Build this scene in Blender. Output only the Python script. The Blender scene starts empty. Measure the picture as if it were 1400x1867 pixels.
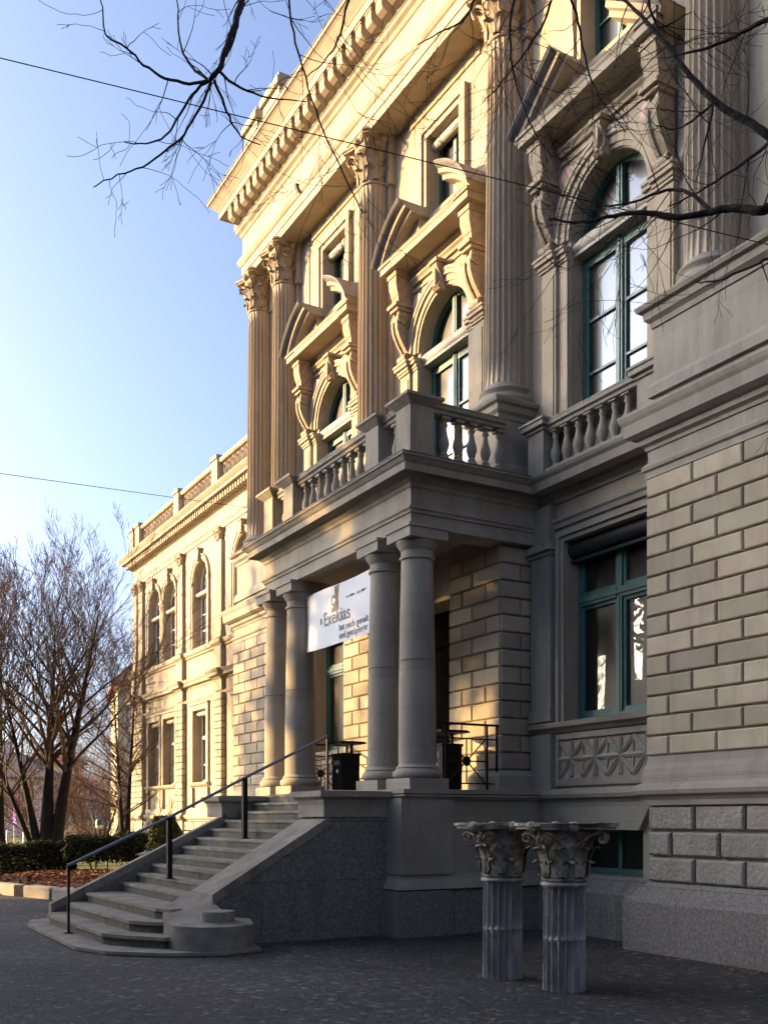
import bpy, math, random
from mathutils import Vector, Matrix
R = math.radians
PI = math.pi
random.seed(7)
scene = bpy.context.scene
col = scene.collection

# ------------------------------------------------------------------ camera
YAW = R(29.82)
cam_d = bpy.data.cameras.new('camera')
cam = bpy.data.objects.new('camera', cam_d)
col.objects.link(cam)
cam.location = (0, 0, 1.6)
cam.rotation_euler = (R(90), 0, -YAW)
cam_d.sensor_fit = 'HORIZONTAL'
cam_d.sensor_width = 36
cam_d.lens = 36 * 1860 / 1400
cam_d.shift_y = (1493 - 933.5) / 1400
cam_d.clip_start = 0.1
cam_d.clip_end = 2000
scene.camera = cam

# ------------------------------------------------------------------ sky, sun, exposure
SUN_EL, SUN_OFF = R(12.5), R(40)
TO_SUN = Vector((-math.cos(SUN_OFF) * math.cos(SUN_EL), math.sin(SUN_OFF) * math.cos(SUN_EL), math.sin(SUN_EL)))
w = bpy.data.worlds.new('World')
scene.world = w
w.use_nodes = True
nt = w.node_tree
sky = nt.nodes.new('ShaderNodeTexSky')
sky.sky_type = 'NISHITA'
sky.sun_disc = False
sky.sun_elevation = SUN_EL
sky.sun_rotation = math.atan2(TO_SUN.x, TO_SUN.y)
sky.air_density = 0.5
sky.dust_density = 5.5
sky.ozone_density = 2.3
bg = nt.nodes['Background']
nt.links.new(sky.outputs[0], bg.inputs[0])
bg.inputs[1].default_value = 0.125
sun_d = bpy.data.lights.new('sun', 'SUN')
sun_d.energy = 3.5
sun_d.angle = R(0.55)
sun_d.color = (1.0, 0.615, 0.245)
sun = bpy.data.objects.new('sun', sun_d)
col.objects.link(sun)
sun.rotation_euler = (-TO_SUN).to_track_quat('-Z', 'Y').to_euler()
scene.view_settings.view_transform = 'Standard'
scene.view_settings.look = 'None'
scene.view_settings.exposure = 2.34
scene.view_settings.gamma = 1
scene.cycles.max_bounces = 6
scene.cycles.diffuse_bounces = 3

# ------------------------------------------------------------------ materials
def mat(name, c1, c2=None, rough=.9, scale=3.0, bump=.0, bscale=60, streak=0, island=0, metallic=0, spec=.3, dist=.01, c3=None, detail=6, ashlar=None, stain=0, joint=.78, tone=.10):
    m = bpy.data.materials.new(name)
    m.use_nodes = True
    n, l = m.node_tree.nodes, m.node_tree.links
    b = n['Principled BSDF']
    b.inputs['Roughness'].default_value = rough
    b.inputs['Metallic'].default_value = metallic
    b.inputs['Specular IOR Level'].default_value = spec
    tc = n.new('ShaderNodeTexCoord')
    if c2 is None:
        b.inputs['Base Color'].default_value = (*c1, 1)
    else:
        t = n.new('ShaderNodeTexNoise')
        t.inputs['Scale'].default_value = scale
        t.inputs['Detail'].default_value = detail
        t.inputs['Roughness'].default_value = .65
        if streak:
            mp = n.new('ShaderNodeMapping')
            mp.inputs['Scale'].default_value = (1, 1, streak)
            l.new(tc.outputs['Object'], mp.inputs[0]); l.new(mp.outputs[0], t.inputs['Vector'])
        else:
            l.new(tc.outputs['Object'], t.inputs['Vector'])
        r = n.new('ShaderNodeValToRGB')
        r.color_ramp.elements[0].position = .32
        r.color_ramp.elements[1].position = .68
        r.color_ramp.elements[0].color = (*c1, 1)
        r.color_ramp.elements[1].color = (*c2, 1)
        if c3:
            e = r.color_ramp.elements.new(.5); e.color = (*c3, 1)
        l.new(t.outputs['Fac'], r.inputs[0])
        last = r.outputs[0]
        if island:
            g = n.new('ShaderNodeNewGeometry')
            mr = n.new('ShaderNodeMapRange')
            mr.inputs[3].default_value = 1 - island; mr.inputs[4].default_value = 1 + island
            l.new(g.outputs['Random Per Island'], mr.inputs[0])
            hs = n.new('ShaderNodeHueSaturation')
            mh = n.new('ShaderNodeMapRange'); mh.inputs[3].default_value = .488; mh.inputs[4].default_value = .512
            fr = n.new('ShaderNodeMath'); fr.operation = 'FRACT'; mq = n.new('ShaderNodeMath'); mq.operation = 'MULTIPLY'; mq.inputs[1].default_value = 7.3
            l.new(g.outputs['Random Per Island'], mq.inputs[0]); l.new(mq.outputs[0], fr.inputs[0]); l.new(fr.outputs[0], mh.inputs[0]); l.new(mh.outputs[0], hs.inputs['Hue'])
            l.new(mr.outputs[0], hs.inputs['Value']); l.new(last, hs.inputs['Color'])
            last = hs.outputs[0]
        if ashlar or stain:
            sx = n.new('ShaderNodeSeparateXYZ'); l.new(tc.outputs['Object'], sx.inputs[0])
            ad = n.new('ShaderNodeMath'); l.new(sx.outputs[0], ad.inputs[0]); l.new(sx.outputs[1], ad.inputs[1])
            cb = n.new('ShaderNodeCombineXYZ'); l.new(ad.outputs[0], cb.inputs[0]); l.new(sx.outputs[2], cb.inputs[1])
        if ashlar:
            br = n.new('ShaderNodeTexBrick'); br.inputs['Scale'].default_value = 1
            br.inputs['Brick Width'].default_value = ashlar[0]; br.inputs['Row Height'].default_value = ashlar[1]
            br.inputs['Mortar Size'].default_value = .0045; br.inputs['Mortar Smooth'].default_value = .3; br.inputs['Bias'].default_value = 0
            br.inputs['Color1'].default_value = (1 - tone, 1 - tone, 1 - tone, 1); br.inputs['Color2'].default_value = (1 + tone * .6, 1 + tone * .6, 1 + tone * .5, 1)
            br.inputs['Mortar'].default_value = (joint, joint, joint, 1)
            l.new(cb.outputs[0], br.inputs['Vector'])
            m1 = n.new('ShaderNodeMixRGB'); m1.blend_type = 'MULTIPLY'; m1.inputs[0].default_value = 1
            l.new(last, m1.inputs[1]); l.new(br.outputs['Color'], m1.inputs[2]); last = m1.outputs[0]
        if stain:
            mp2 = n.new('ShaderNodeMapping'); mp2.inputs['Scale'].default_value = (3.2, .35, 1); l.new(cb.outputs[0], mp2.inputs[0])
            s1 = n.new('ShaderNodeTexNoise'); s1.inputs['Scale'].default_value = 1.6; s1.inputs['Detail'].default_value = 7; s1.inputs['Roughness'].default_value = .7
            l.new(mp2.outputs[0], s1.inputs['Vector'])
            s2 = n.new('ShaderNodeTexNoise'); s2.inputs['Scale'].default_value = .55; s2.inputs['Detail'].default_value = 6; l.new(tc.outputs['Object'], s2.inputs['Vector'])
            mm = n.new('ShaderNodeMath'); mm.operation = 'MULTIPLY'; l.new(s1.outputs['Fac'], mm.inputs[0]); l.new(s2.outputs['Fac'], mm.inputs[1])
            mr2 = n.new('ShaderNodeMapRange'); mr2.inputs[1].default_value = .26; mr2.inputs[2].default_value = .40; mr2.inputs[4].default_value = stain
            l.new(mm.outputs[0], mr2.inputs[0])
            m2 = n.new('ShaderNodeMixRGB'); l.new(mr2.outputs[0], m2.inputs[0]); l.new(last, m2.inputs[1]); m2.inputs[2].default_value = (c1[0] * .45, c1[1] * .44, c1[2] * .46, 1)
            last = m2.outputs[0]
        l.new(last, b.inputs['Base Color'])
    if bump:
        t2 = n.new('ShaderNodeTexNoise')
        t2.inputs['Scale'].default_value = bscale
        t2.inputs['Detail'].default_value = 5
        l.new(tc.outputs['Object'], t2.inputs['Vector'])
        bp = n.new('ShaderNodeBump')
        bp.inputs['Strength'].default_value = bump
        bp.inputs['Distance'].default_value = dist
        l.new(t2.outputs['Fac'], bp.inputs['Height'])
        l.new(bp.outputs[0], b.inputs['Normal'])
    return m

M = {}
M['stone'] = mat('sandstone', (.290, .238, .170), (.385, .325, .240), scale=1.6, bump=.25, bscale=45, streak=.45, dist=.006, ashlar=(1.25, .47), stain=.30, joint=.80, tone=.06)
M['rustic'] = mat('rusticated_sandstone', (.282, .238, .170), (.365, .315, .232), scale=2.2, bump=.3, bscale=50, island=.22, dist=.008, stain=.35)
M['grey_stone'] = mat('grey_sandstone', (.222, .200, .162), (.305, .280, .232), scale=2.0, bump=.3, bscale=40, streak=.5, dist=.006, ashlar=(1.45, .52), stain=.38, joint=.76, tone=.07)
M['carved'] = mat('carved_sandstone', (.25, .195, .135), (.375, .31, .225), scale=9, bump=.9, bscale=38, dist=.022, stain=.35)
M['granite'] = mat('granite', (.105, .098, .088), (.235, .222, .20), scale=30, bump=.5, bscale=45, dist=.012, c3=(.16, .15, .135), ashlar=(2.3, .78), stain=.35, joint=.5, tone=.10)
M['rock'] = mat('rock_faced_stone', (.20, .185, .155), (.27, .25, .215), scale=6, bump=.8, bscale=19, island=.12, dist=.035, stain=.25)
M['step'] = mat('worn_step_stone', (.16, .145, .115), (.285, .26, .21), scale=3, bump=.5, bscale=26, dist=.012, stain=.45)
M['riser'] = mat('shaded_mossy_riser', (.085, .08, .06), (.15, .14, .11), scale=4, bump=.5, bscale=26, dist=.012, stain=.5)  # moss and grime, plus the risers' shade painted in as darker stone
M['lead'] = mat('weathered_lead_flashing', (.10, .095, .09), (.17, .16, .15), scale=4, rough=.7)
M['teal'] = mat('teal_window_paint', (.032, .098, .085), (.045, .125, .108), scale=5, rough=.45, spec=.5)
M['shutter'] = mat('roller_shutter_box', (.25, .23, .19), (.33, .30, .25), scale=3, rough=.6)
M['dark_shutter'] = mat('dark_roller_box', (.012, .013, .014), (.02, .02, .022), scale=3, rough=.6)
M['iron'] = mat('black_iron', (.004, .004, .0045), (.008, .008, .009), scale=6, rough=.6, spec=.2)
M['steel'] = mat('handrail_steel', (.12, .12, .13), (.18, .18, .19), scale=6, rough=.35, metallic=.8)
M['marble'] = mat('weathered_marble', (.15, .13, .11), (.52, .475, .425), scale=5, bump=.6, bscale=25, streak=.22, dist=.014, stain=.55, c3=(.25, .24, .24))
M['old_capital'] = mat('lichen_stained_capital', (.10, .085, .062), (.52, .47, .375), scale=6, bump=.8, bscale=24, dist=.02, c3=(.24, .21, .16), stain=.35)
M['banner'] = mat('banner_cloth', (.62, .64, .68), (.68, .70, .73), scale=1.5, rough=.8)
M['ink'] = mat('banner_ink', (.21, .215, .235))
M['ink2'] = mat('banner_picture_ink', (.14, .13, .12), (.26, .18, .13), scale=9)
M['porphyry'] = mat('pink_porphyry', (.42, .24, .20), (.50, .31, .26), scale=9, rough=.5)
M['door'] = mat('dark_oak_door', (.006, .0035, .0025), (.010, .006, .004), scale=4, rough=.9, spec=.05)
M['bark'] = mat('dark_bark', (.006, .005, .0045), (.017, .014, .012), scale=12, bump=.8, bscale=20, streak=.25, dist=.03)
M['twig'] = mat('twig_bark', (.016, .012, .011), (.032, .024, .021), scale=5)
M['red_twig'] = mat('reddish_twig', (.13, .075, .05), (.20, .12, .08), scale=5)
M['dead_leaf'] = mat('dead_leaf', (.13, .05, .025), (.36, .16, .07), scale=6, island=.4)
M['hedge'] = mat('hedge_leaf', (.010, .017, .005), (.036, .044, .012), scale=8, island=.35)
M['shrub'] = mat('shrub_leaf', (.045, .060, .012), (.12, .115, .03), scale=8, island=.35)
M['conifer'] = mat('conifer_needles', (.015, .028, .012), (.035, .05, .02), scale=5, island=.3)
M['wire'] = mat('cable', (.006, .006, .007))
M['roofred'] = mat('red_roof_tiles', (.26, .085, .05), (.36, .13, .075), scale=20)
M['roofdark'] = mat('dark_roof_tiles', (.10, .095, .09), (.15, .14, .13), scale=20)
M['plaster_pink'] = mat('pink_plaster', (.50, .40, .38), (.58, .47, .44), scale=2)
M['plaster_green'] = mat('green_grey_plaster', (.22, .26, .20), (.28, .32, .26), scale=2)
M['plaster_cream'] = mat('cream_plaster', (.55, .45, .28), (.64, .53, .34), scale=2)
M['plaster_grey'] = mat('grey_plaster', (.20, .19, .18), (.27, .25, .24), scale=2)
M['white'] = mat('white_paint', (.72, .72, .70), (.80, .80, .78), scale=3, rough=.6)
M['purple'] = mat('purple_cloth', (.16, .07, .34), (.22, .10, .44), scale=3)
M['kerb'] = mat('kerb_granite', (0.238, 0.218, 0.178), (0.310, 0.284, 0.238), scale=18, bump=.4, bscale=30, dist=.01)

def glass(name, dark, fac, tint, wav):
    m = bpy.data.materials.new(name); m.use_nodes = True
    n, l = m.node_tree.nodes, m.node_tree.links
    b = n['Principled BSDF']
    b.inputs['Base Color'].default_value = (*dark, 1); b.inputs['Roughness'].default_value = .3
    g = n.new('ShaderNodeBsdfGlossy'); g.inputs['Roughness'].default_value = .012
    g.inputs['Color'].default_value = (*tint, 1)
    t = n.new('ShaderNodeTexNoise'); t.inputs['Scale'].default_value = .9
    tc = n.new('ShaderNodeTexCoord'); l.new(tc.outputs['Object'], t.inputs['Vector'])
    bp = n.new('ShaderNodeBump'); bp.inputs['Strength'].default_value = wav; bp.inputs['Distance'].default_value = .05
    l.new(t.outputs['Fac'], bp.inputs['Height']); l.new(bp.outputs[0], g.inputs['Normal'])
    mx = n.new('ShaderNodeMixShader'); mx.inputs[0].default_value = fac
    l.new(b.outputs[0], mx.inputs[1]); l.new(g.outputs[0], mx.inputs[2])
    l.new(mx.outputs[0], n['Material Output'].inputs[0])
    return m
M['glass'] = glass('window_glass', (.003, .003, .0035), .05, (.34, .52, .90), .09)
M['glass_dim'] = glass('dark_window_glass', (.0015, .0015, .0015), .055, (.95, .86, .68), .03)

def ground_mat():
    m = bpy.data.materials.new('cobbled_setts'); m.use_nodes = True
    n, l = m.node_tree.nodes, m.node_tree.links
    b = n['Principled BSDF']; b.inputs['Roughness'].default_value = .75; b.inputs['Specular IOR Level'].default_value = .25
    tc = n.new('ShaderNodeTexCoord')
    nz = n.new('ShaderNodeTexNoise'); nz.inputs['Scale'].default_value = .8
    l.new(tc.outputs['Object'], nz.inputs['Vector'])
    ad = n.new('ShaderNodeVectorMath'); ad.operation = 'MULTIPLY_ADD'
    l.new(nz.outputs['Color'], ad.inputs[0]); ad.inputs[1].default_value = (.5, .5, 0)
    l.new(tc.outputs['Object'], ad.inputs[2])
    v = n.new('ShaderNodeTexVoronoi'); v.feature = 'F1'; v.inputs['Scale'].default_value = 15.5; v.inputs['Randomness'].default_value = .55
    l.new(ad.outputs[0], v.inputs['Vector'])
    v2 = n.new('ShaderNodeTexVoronoi'); v2.feature = 'DISTANCE_TO_EDGE'; v2.inputs['Scale'].default_value = 15.5; v2.inputs['Randomness'].default_value = .55
    l.new(ad.outputs[0], v2.inputs['Vector'])
    r = n.new('ShaderNodeValToRGB')
    r.color_ramp.elements[0].color = (.034, .032, .030, 1); r.color_ramp.elements[1].color = (.135, .126, .118, 1)
    e = r.color_ramp.elements.new(.85); e.color = (.064, .060, .057, 1)
    sp = n.new('ShaderNodeSeparateColor'); l.new(v.outputs['Color'], sp.inputs[0]); l.new(sp.outputs[0], r.inputs[0])
    big = n.new('ShaderNodeTexNoise'); big.inputs['Scale'].default_value = .35; big.inputs['Detail'].default_value = 5
    l.new(tc.outputs['Object'], big.inputs['Vector'])
    mr = n.new('ShaderNodeMapRange'); mr.inputs[1].default_value = .3; mr.inputs[2].default_value = .7; mr.inputs[3].default_value = .55; mr.inputs[4].default_value = 1.45
    l.new(big.outputs['Fac'], mr.inputs[0])
    mu = n.new('ShaderNodeHueSaturation'); l.new(r.outputs[0], mu.inputs['Color']); l.new(mr.outputs[0], mu.inputs['Value'])
    ed = n.new('ShaderNodeMapRange'); ed.inputs[2].default_value = .11; l.new(v2.outputs['Distance'], ed.inputs[0])
    mx = n.new('ShaderNodeMixRGB'); mx.inputs[1].default_value = (.03, .029, .028, 1)
    l.new(ed.outputs[0], mx.inputs[0]); l.new(mu.outputs[0], mx.inputs[2])
    l.new(mx.outputs[0], b.inputs['Base Color'])
    bp = n.new('ShaderNodeBump'); bp.inputs['Strength'].default_value = .8; bp.inputs['Distance'].default_value = .018
    l.new(ed.outputs[0], bp.inputs['Height']); l.new(bp.outputs[0], b.inputs['Normal'])
    return m
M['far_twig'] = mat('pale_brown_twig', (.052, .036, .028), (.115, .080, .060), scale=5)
M['setts'] = ground_mat()
M['lawn'] = mat('lawn_grass', (.045, .065, .012), (.11, .12, .03), scale=2.5, bump=.8, bscale=90, dist=.04)
M['soil'] = mat('soil', (.05, .03, .018), (.10, .058, .032), scale=9, bump=.6, bscale=40, dist=.03)

# ------------------------------------------------------------------ mesh builder
class MB:
    def __init__(s):
        s.v = []; s.f = []
    def add(s, vs, fs):
        o = len(s.v); s.v += [tuple(p) for p in vs]; s.f += [tuple(i + o for i in f) for f in fs]
    def box(s, x0, x1, y0, y1, z0, z1):
        s.add([(x0,y0,z0),(x1,y0,z0),(x1,y1,z0),(x0,y1,z0),(x0,y0,z1),(x1,y0,z1),(x1,y1,z1),(x0,y1,z1)],
              [(0,3,2,1),(4,5,6,7),(0,1,5,4),(1,2,6,5),(2,3,7,6),(3,0,4,7)])
    def frustum(s, b, zb, t, zt):
        (x0,x1,y0,y1), (a0,a1,b0,b1) = b, t
        s.add([(x0,y0,zb),(x1,y0,zb),(x1,y1,zb),(x0,y1,zb),(a0,b0,zt),(a1,b0,zt),(a1,b1,zt),(a0,b1,zt)],
              [(0,3,2,1),(4,5,6,7),(0,1,5,4),(1,2,6,5),(2,3,7,6),(3,0,4,7)])
    def prism(s, poly, a0, a1, axis):
        n = len(poly)
        def P(u, w, a):
            return (a, u, w) if axis == 'x' else ((u, a, w) if axis == 'y' else (u, w, a))
        vs = [P(u, w, a0) for u, w in poly] + [P(u, w, a1) for u, w in poly]
        fs = [tuple(range(n))[::-1], tuple(range(n, 2 * n))] + [(i, (i + 1) % n, n + (i + 1) % n, n + i) for i in range(n)]
        s.add(vs, fs)
    def sweep(s, prof, path, caps=True):
        """prof: closed polygon [(out, z)], path: [(x, y)], outward = left of travel"""
        n = len(path); rings = []
        for i, p in enumerate(path):
            p = Vector(p)
            d0 = (p - Vector(path[i - 1])).normalized() if i > 0 else None
            d1 = (Vector(path[i + 1]) - p).normalized() if i < n - 1 else None
            if d0 is None: d0 = d1
            if d1 is None: d1 = d0
            n0, n1 = Vector((-d0.y, d0.x)), Vector((-d1.y, d1.x))
            m = (n0 + n1)
            m = m / max(m.dot(n0), .2)
            rings.append([(p.x + m.x * o, p.y + m.y * o, z) for o, z in prof])
        k = len(prof); vs = [q for r in rings for q in r]; fs = []
        for i in range(n - 1):
            for j in range(k):
                a, b2 = i * k + j, i * k + (j + 1) % k
                fs.append((a, b2, b2 + k, a + k))
        if caps:
            fs.append(tuple(range(k))); fs.append(tuple(range((n - 1) * k, n * k))[::-1])
        s.add(vs, fs)
    def lathe(s, prof, cx=0, cy=0, seg=24, cap=True):
        vs = []; fs = []; k = len(prof)
        for i in range(seg):
            a = 2 * PI * i / seg
            vs += [(cx + r * math.cos(a), cy + r * math.sin(a), z) for r, z in prof]
        for i in range(seg):
            for j in range(k - 1):
                a, b2 = i * k + j, ((i + 1) % seg) * k + j
                fs.append((a, b2, b2 + 1, a + 1))
        if cap:
            fs.append(tuple(i * k for i in range(seg))[::-1]); fs.append(tuple(i * k + k - 1 for i in range(seg)))
        s.add(vs, fs)
    def fluted(s, r0, r1, z0, z1, nf=20, depth=.12, cx=0, cy=0, rows=14, jitter=0):
        sub = 8; N = nf * sub; vs = []; fs = []
        for k in range(rows + 1):
            t = k / rows; z = z0 + (z1 - z0) * t
            r = r0 + (r1 - r0) * (t ** 1.5)
            e = min(1, min(t, 1 - t) * rows / 1.0) if 0 < k < rows else 0
            for i in range(N):
                q = (i % sub) / sub
                fl = math.sqrt(max(0, 1 - ((q - .4375) / .40) ** 2))
                rr = r * (1 - depth * fl * (1 if e > 0 else .0)) + (random.uniform(-jitter, jitter) if jitter else 0)
                a = 2 * PI * i / N
                vs.append((cx + rr * math.cos(a), cy + rr * math.sin(a), z))
        for k in range(rows):
            for i in range(N):
                a, b2 = k * N + i, k * N + (i + 1) % N
                fs.append((a, b2, b2 + N, a + N))
        fs.append(tuple(range(N))[::-1]); fs.append(tuple(range(rows * N, rows * N + N)))
        s.add(vs, fs)
    def tube(s, pts, rad, seg=5, cap=True):
        n = len(pts); pts = [Vector(p) for p in pts]
        if not isinstance(rad, (list, tuple)): rad = [rad] * n
        u = None; vs = []; fs = []
        for i in range(n):
            d = (pts[min(i + 1, n - 1)] - pts[max(i - 1, 0)])
            d = d.normalized() if d.length > 1e-9 else Vector((0, 0, 1))
            if u is None:
                u = d.cross(Vector((0, 0, 1)))
                if u.length < .1: u = d.cross(Vector((1, 0, 0)))
            u = (u - d * u.dot(d))
            if u.length < 1e-6: u = d.orthogonal()
            u.normalize(); w2 = d.cross(u)
            for j in range(seg):
                a = 2 * PI * j / seg
                vs.append(pts[i] + (u * math.cos(a) + w2 * math.sin(a)) * rad[i])
        for i in range(n - 1):
            for j in range(seg):
                a, b2 = i * seg + j, i * seg + (j + 1) % seg
                fs.append((a, b2, b2 + seg, a + seg))
        if cap:
            fs.append(tuple(range(seg))[::-1]); fs.append(tuple(range((n - 1) * seg, n * seg)))
        s.add(vs, fs)
    def xf(s, m, start=0):
        s.v = s.v[:start] + [tuple(m @ Vector(p)) for p in s.v[start:]]
    def build(s, name, material, parent=None, smooth=None, label=None):
        me = bpy.data.meshes.new(name)
        me.from_pydata(s.v, [], s.f)
        me.materials.append(material)
        if smooth:
            me.shade_smooth()
            me.set_sharp_from_angle(angle=R(smooth))
        o = bpy.data.objects.new(name, me); col.objects.link(o)
        if parent: o.parent = parent
        if label: o['label'] = label
        return o

def tag(o, label, cat, group=None):
    o['label'] = label; o['category'] = cat
    if group: o['group'] = group
    return o
def thing(name, label, cat, loc=(0, 0, 0), rz=0, group=None):
    o = bpy.data.objects.new(name, None); col.objects.link(o)
    o.empty_display_size = .3
    o.location = loc; o.rotation_euler = (0, 0, rz)
    return tag(o, label, cat, group)
def kids(o): return [c for c in bpy.data.objects if c.parent == o]
def dup(o, parent=None, loc=None, rz=None, scale=None):
    c = o.copy(); col.objects.link(c); c.parent = parent
    if loc is not None: c.location = loc
    if rz is not None: c.rotation_euler = (0, 0, rz)
    if scale is not None: c.scale = scale
    for k in list(o.children): dup(k, c)
    return c
def arc(cx, cz, r, a0, a1, n):
    return [(cx + r * math.cos(R(a0 + (a1 - a0) * i / n)), cz + r * math.sin(R(a0 + (a1 - a0) * i / n))) for i in range(n + 1)]
def rustic(mb, o, u, n, length, zs, L, first, gap=.022, p=.03, ch=.015, back=.12):
    """blocks of ashlar standing proud of a wall: o=(x,y) start, u along, n outward"""
    o, u, n = Vector((o[0], o[1])), Vector(u), Vector(n)
    for ci in range(len(zs) - 1):
        z0, z1 = zs[ci] + gap / 2, zs[ci + 1] - gap / 2
        a = 0; nxt = first[ci % 2]
        while a < length - .02:
            b2 = min(a + nxt, length)
            if length - b2 < .1: b2 = length
            s0, s1 = a + (gap / 2 if a > 0 else 0), b2 - (gap / 2 if b2 < length else 0)
            vs = []
            for (q0, q1, h0, h1, dd) in ((s0, s1, z0, z1, -back), (s0, s1, z0, z1, p - ch), (s0 + ch, s1 - ch, z0 + ch, z1 - ch, p)):
                for (q, h) in ((q0, h0), (q1, h0), (q1, h1), (q0, h1)):
                    P = o + u * q + n * dd; vs.append((P.x, P.y, h))
            fs = [(8, 9, 10, 11)]
            for k in (0, 4):
                for j in range(4): fs.append((k + j, k + (j + 1) % 4, k + 4 + (j + 1) % 4, k + 4 + j))
            mb.add(vs, fs)
            a = b2; nxt = L
    return mb
# ================================================================== MUSEUM BUILDING
W = 9.42                       # wall plane of the window bays
YC = 14.39                     # axis of the entrance
BAYS = [10.39, 14.39, 18.40]   # window bay centres
COLX = 9.2
museum = thing('museum_building', 'grand sandstone museum with fluted Corinthian columns, arched windows and a columned entrance porch', 'building', (0, 0, 0))
S = M['stone']

# ---- Corinthian capital (local origin at its bottom centre)
def corinthian(r, h, half):
    mb = MB()
    bell = [(r * .96, 0), (r * 1.08, .03 * h), (r * 1.08, .06 * h), (r * .95, .08 * h), (r * .97, .3 * h), (r * 1.06, .6 * h), (r * 1.28, .84 * h), (r * 1.30, .88 * h)]
    mb.lathe(bell, seg=24)
    # concave abacus
    poly = []
    for k in range(4):
        a = PI / 4 + k * PI / 2
        c = half
        A = Vector((c * math.cos(a), c * math.sin(a)))
        t = Vector((-math.sin(a), math.cos(a))) * (.10 * half)
        B = Vector((c * math.cos(a + PI / 2), c * math.sin(a + PI / 2)))
        t2 = Vector((-math.sin(a + PI / 2), math.cos(a + PI / 2))) * (.10 * half)
        st, en = A + t, B - t2
        poly += [tuple(A - t)]
        for i in range(7):
            q = i / 6; p = st.lerp(en, q)
            pull = math.sin(PI * q) * .17 * half
            nrm = Vector((math.cos(a + PI / 4), math.sin(a + PI / 4)))
            poly.append(tuple(p - nrm * pull))
    mb.prism(poly, h * .90, h * .95, 'z')
    mb.prism([(x * 1.06, y * 1.06) for x, y in poly], h * .951, h, 'z')
    def leaf(a, z0, z1, w0, rb, curl):
        n, mcol = 7, 5
        vs = []
        for i in range(n + 1):
            q = i / n
            z = z0 + (z1 - z0) * min(1, q * 1.12) - (.09 * h * max(0, q - .78) / .22)
            rr = rb(z) + .012 + curl * (max(0, q - .35) / .65) ** 2.2
            wv = w0 * (.75 + .45 * math.sin(PI * min(1, q * .95))) * (1 - .75 * max(0, q - .75) / .25) * (1 if i % 2 else .82)
            for j in range(mcol):
                s2 = (j / (mcol - 1) - .5) * 2
                off = .35 * w0 * (1 - s2 * s2) * .35 + (.10 * w0 if j in (0, 2, 4) else -.10 * w0)
                rad = rr + off
                ca, sa = math.cos(a), math.sin(a)
                tx = s2 * wv
                vs.append((rad * ca - tx * sa, rad * sa + tx * ca, z))
        fs = []
        for i in range(n):
            for j in range(mcol - 1):
                k = i * mcol + j
                fs.append((k, k + 1, k + mcol + 1, k + mcol))
        mb.add(vs, fs)
        o = [(x * .93, y * .93, z - .004) for x, y, z in vs]
        mb.add(o, [f[::-1] for f in fs])
    rb = lambda z: r * (.95 + .33 * (z / h) ** 2)
    for k in range(8): leaf(k * PI / 4, .07 * h, .42 * h, r * .33, rb, r * .46)
    for k in range(8): leaf(k * PI / 4 + PI / 8, .10 * h, .66 * h, r * .33, lambda z: rb(z) + .02, r * .58)
    for k in range(4):               # corner volutes
        a = PI / 4 + k * PI / 2
        for sgn in (-1, 1):
            pts = []; rad = []
            for i in range(9):       # stalk
                q = i / 8
                rr = r * 1.05 + (half * .78 - r * 1.05) * q ** 1.6; z = h * (.48 + .36 * math.sin(PI / 2 * q))
                aa = a + sgn * (.36 * (1 - q) + .05)
                pts.append((rr * math.cos(aa), rr * math.sin(aa), z)); rad.append(.055 * r + .05 * r * q)
            for i in range(1, 14):
                an = PI / 2 - i * PI / 6; s2 = .10 * h * (1 - i / 16)
                rr = half * .78 + s2 * math.cos(an); z = h * .74 + s2 * math.sin(an)
                aa = a + sgn * .05
                pts.append((rr * math.cos(aa), rr * math.sin(aa), z)); rad.append(.10 * r * (1 - i / 20))
            mb.tube(pts, rad, 5)
    for k in range(4):               # inner helices and flower
        a = k * PI / 2
        for sgn in (-1, 1):
            pts = []
            for i in range(12):
                an = -PI / 2 + i * PI / 5.5; s2 = .085 * h * (1 - i / 15)
                aa = a + sgn * (.22 + s2 * math.cos(an) / r)
                pts.append(((r * 1.27) * math.cos(aa), (r * 1.27) * math.sin(aa), h * .72 + s2 * math.sin(an)))
            mb.tube(pts, [.07 * r * (1 - i / 16) for i in range(12)], 5)
        f = half * .62
        st = len(mb.v)
        mb.lathe([(.01, -.10 * h), (.09 * h, -.06 * h), (.11 * h, 0), (.08 * h, .07 * h), (.01, .09 * h)], seg=8, cap=False)
        mb.xf(Matrix.Translation((f * math.cos(a), f * math.sin(a), h * .94)), st)
    return mb

ZB0, ZB1, ZS1, ZC1 = 7.74, 8.04, 13.15, 14.0
cap_mb = corinthian(.275, ZC1 - ZS1, .56)
def attic_base(r):
    return [(r * 1.36, 0), (r * 1.40, .03), (r * 1.40, .055), (r * 1.34, .085), (r * 1.22, .10), (r * 1.18, .135), (r * 1.22, .165), (r * 1.28, .185), (r * 1.28, .205), (r * 1.22, .225), (r * 1.10, .235), (r * 1.06, .27), (r, .30)]
colys = [8.39, 12.38, 16.42, 20.38, 21.76, 7.02]
first = None
for y in colys:
    if first is None:
        sh = MB(); sh.fluted(.315, .27, ZB1, ZS1, nf=22, depth=.15)
        first = sh.build('column', S, museum, 40)
        b = MB(); st = 0
        b.lathe([(r, z + ZB0) for r, z in attic_base(.315)], seg=32); b.box(-.44, .44, -.44, .44, ZB0 - .10, ZB0 + .001)
        b.build('column_base', M['grey_stone'], first, 40)
        c = cap_mb.build('capital', M['carved'], first, 45); c.location = (0, 0, ZS1)
        first.location = (COLX, y, 0); pc = first
    else:
        dup(first, museum, (COLX, y, 0))

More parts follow.
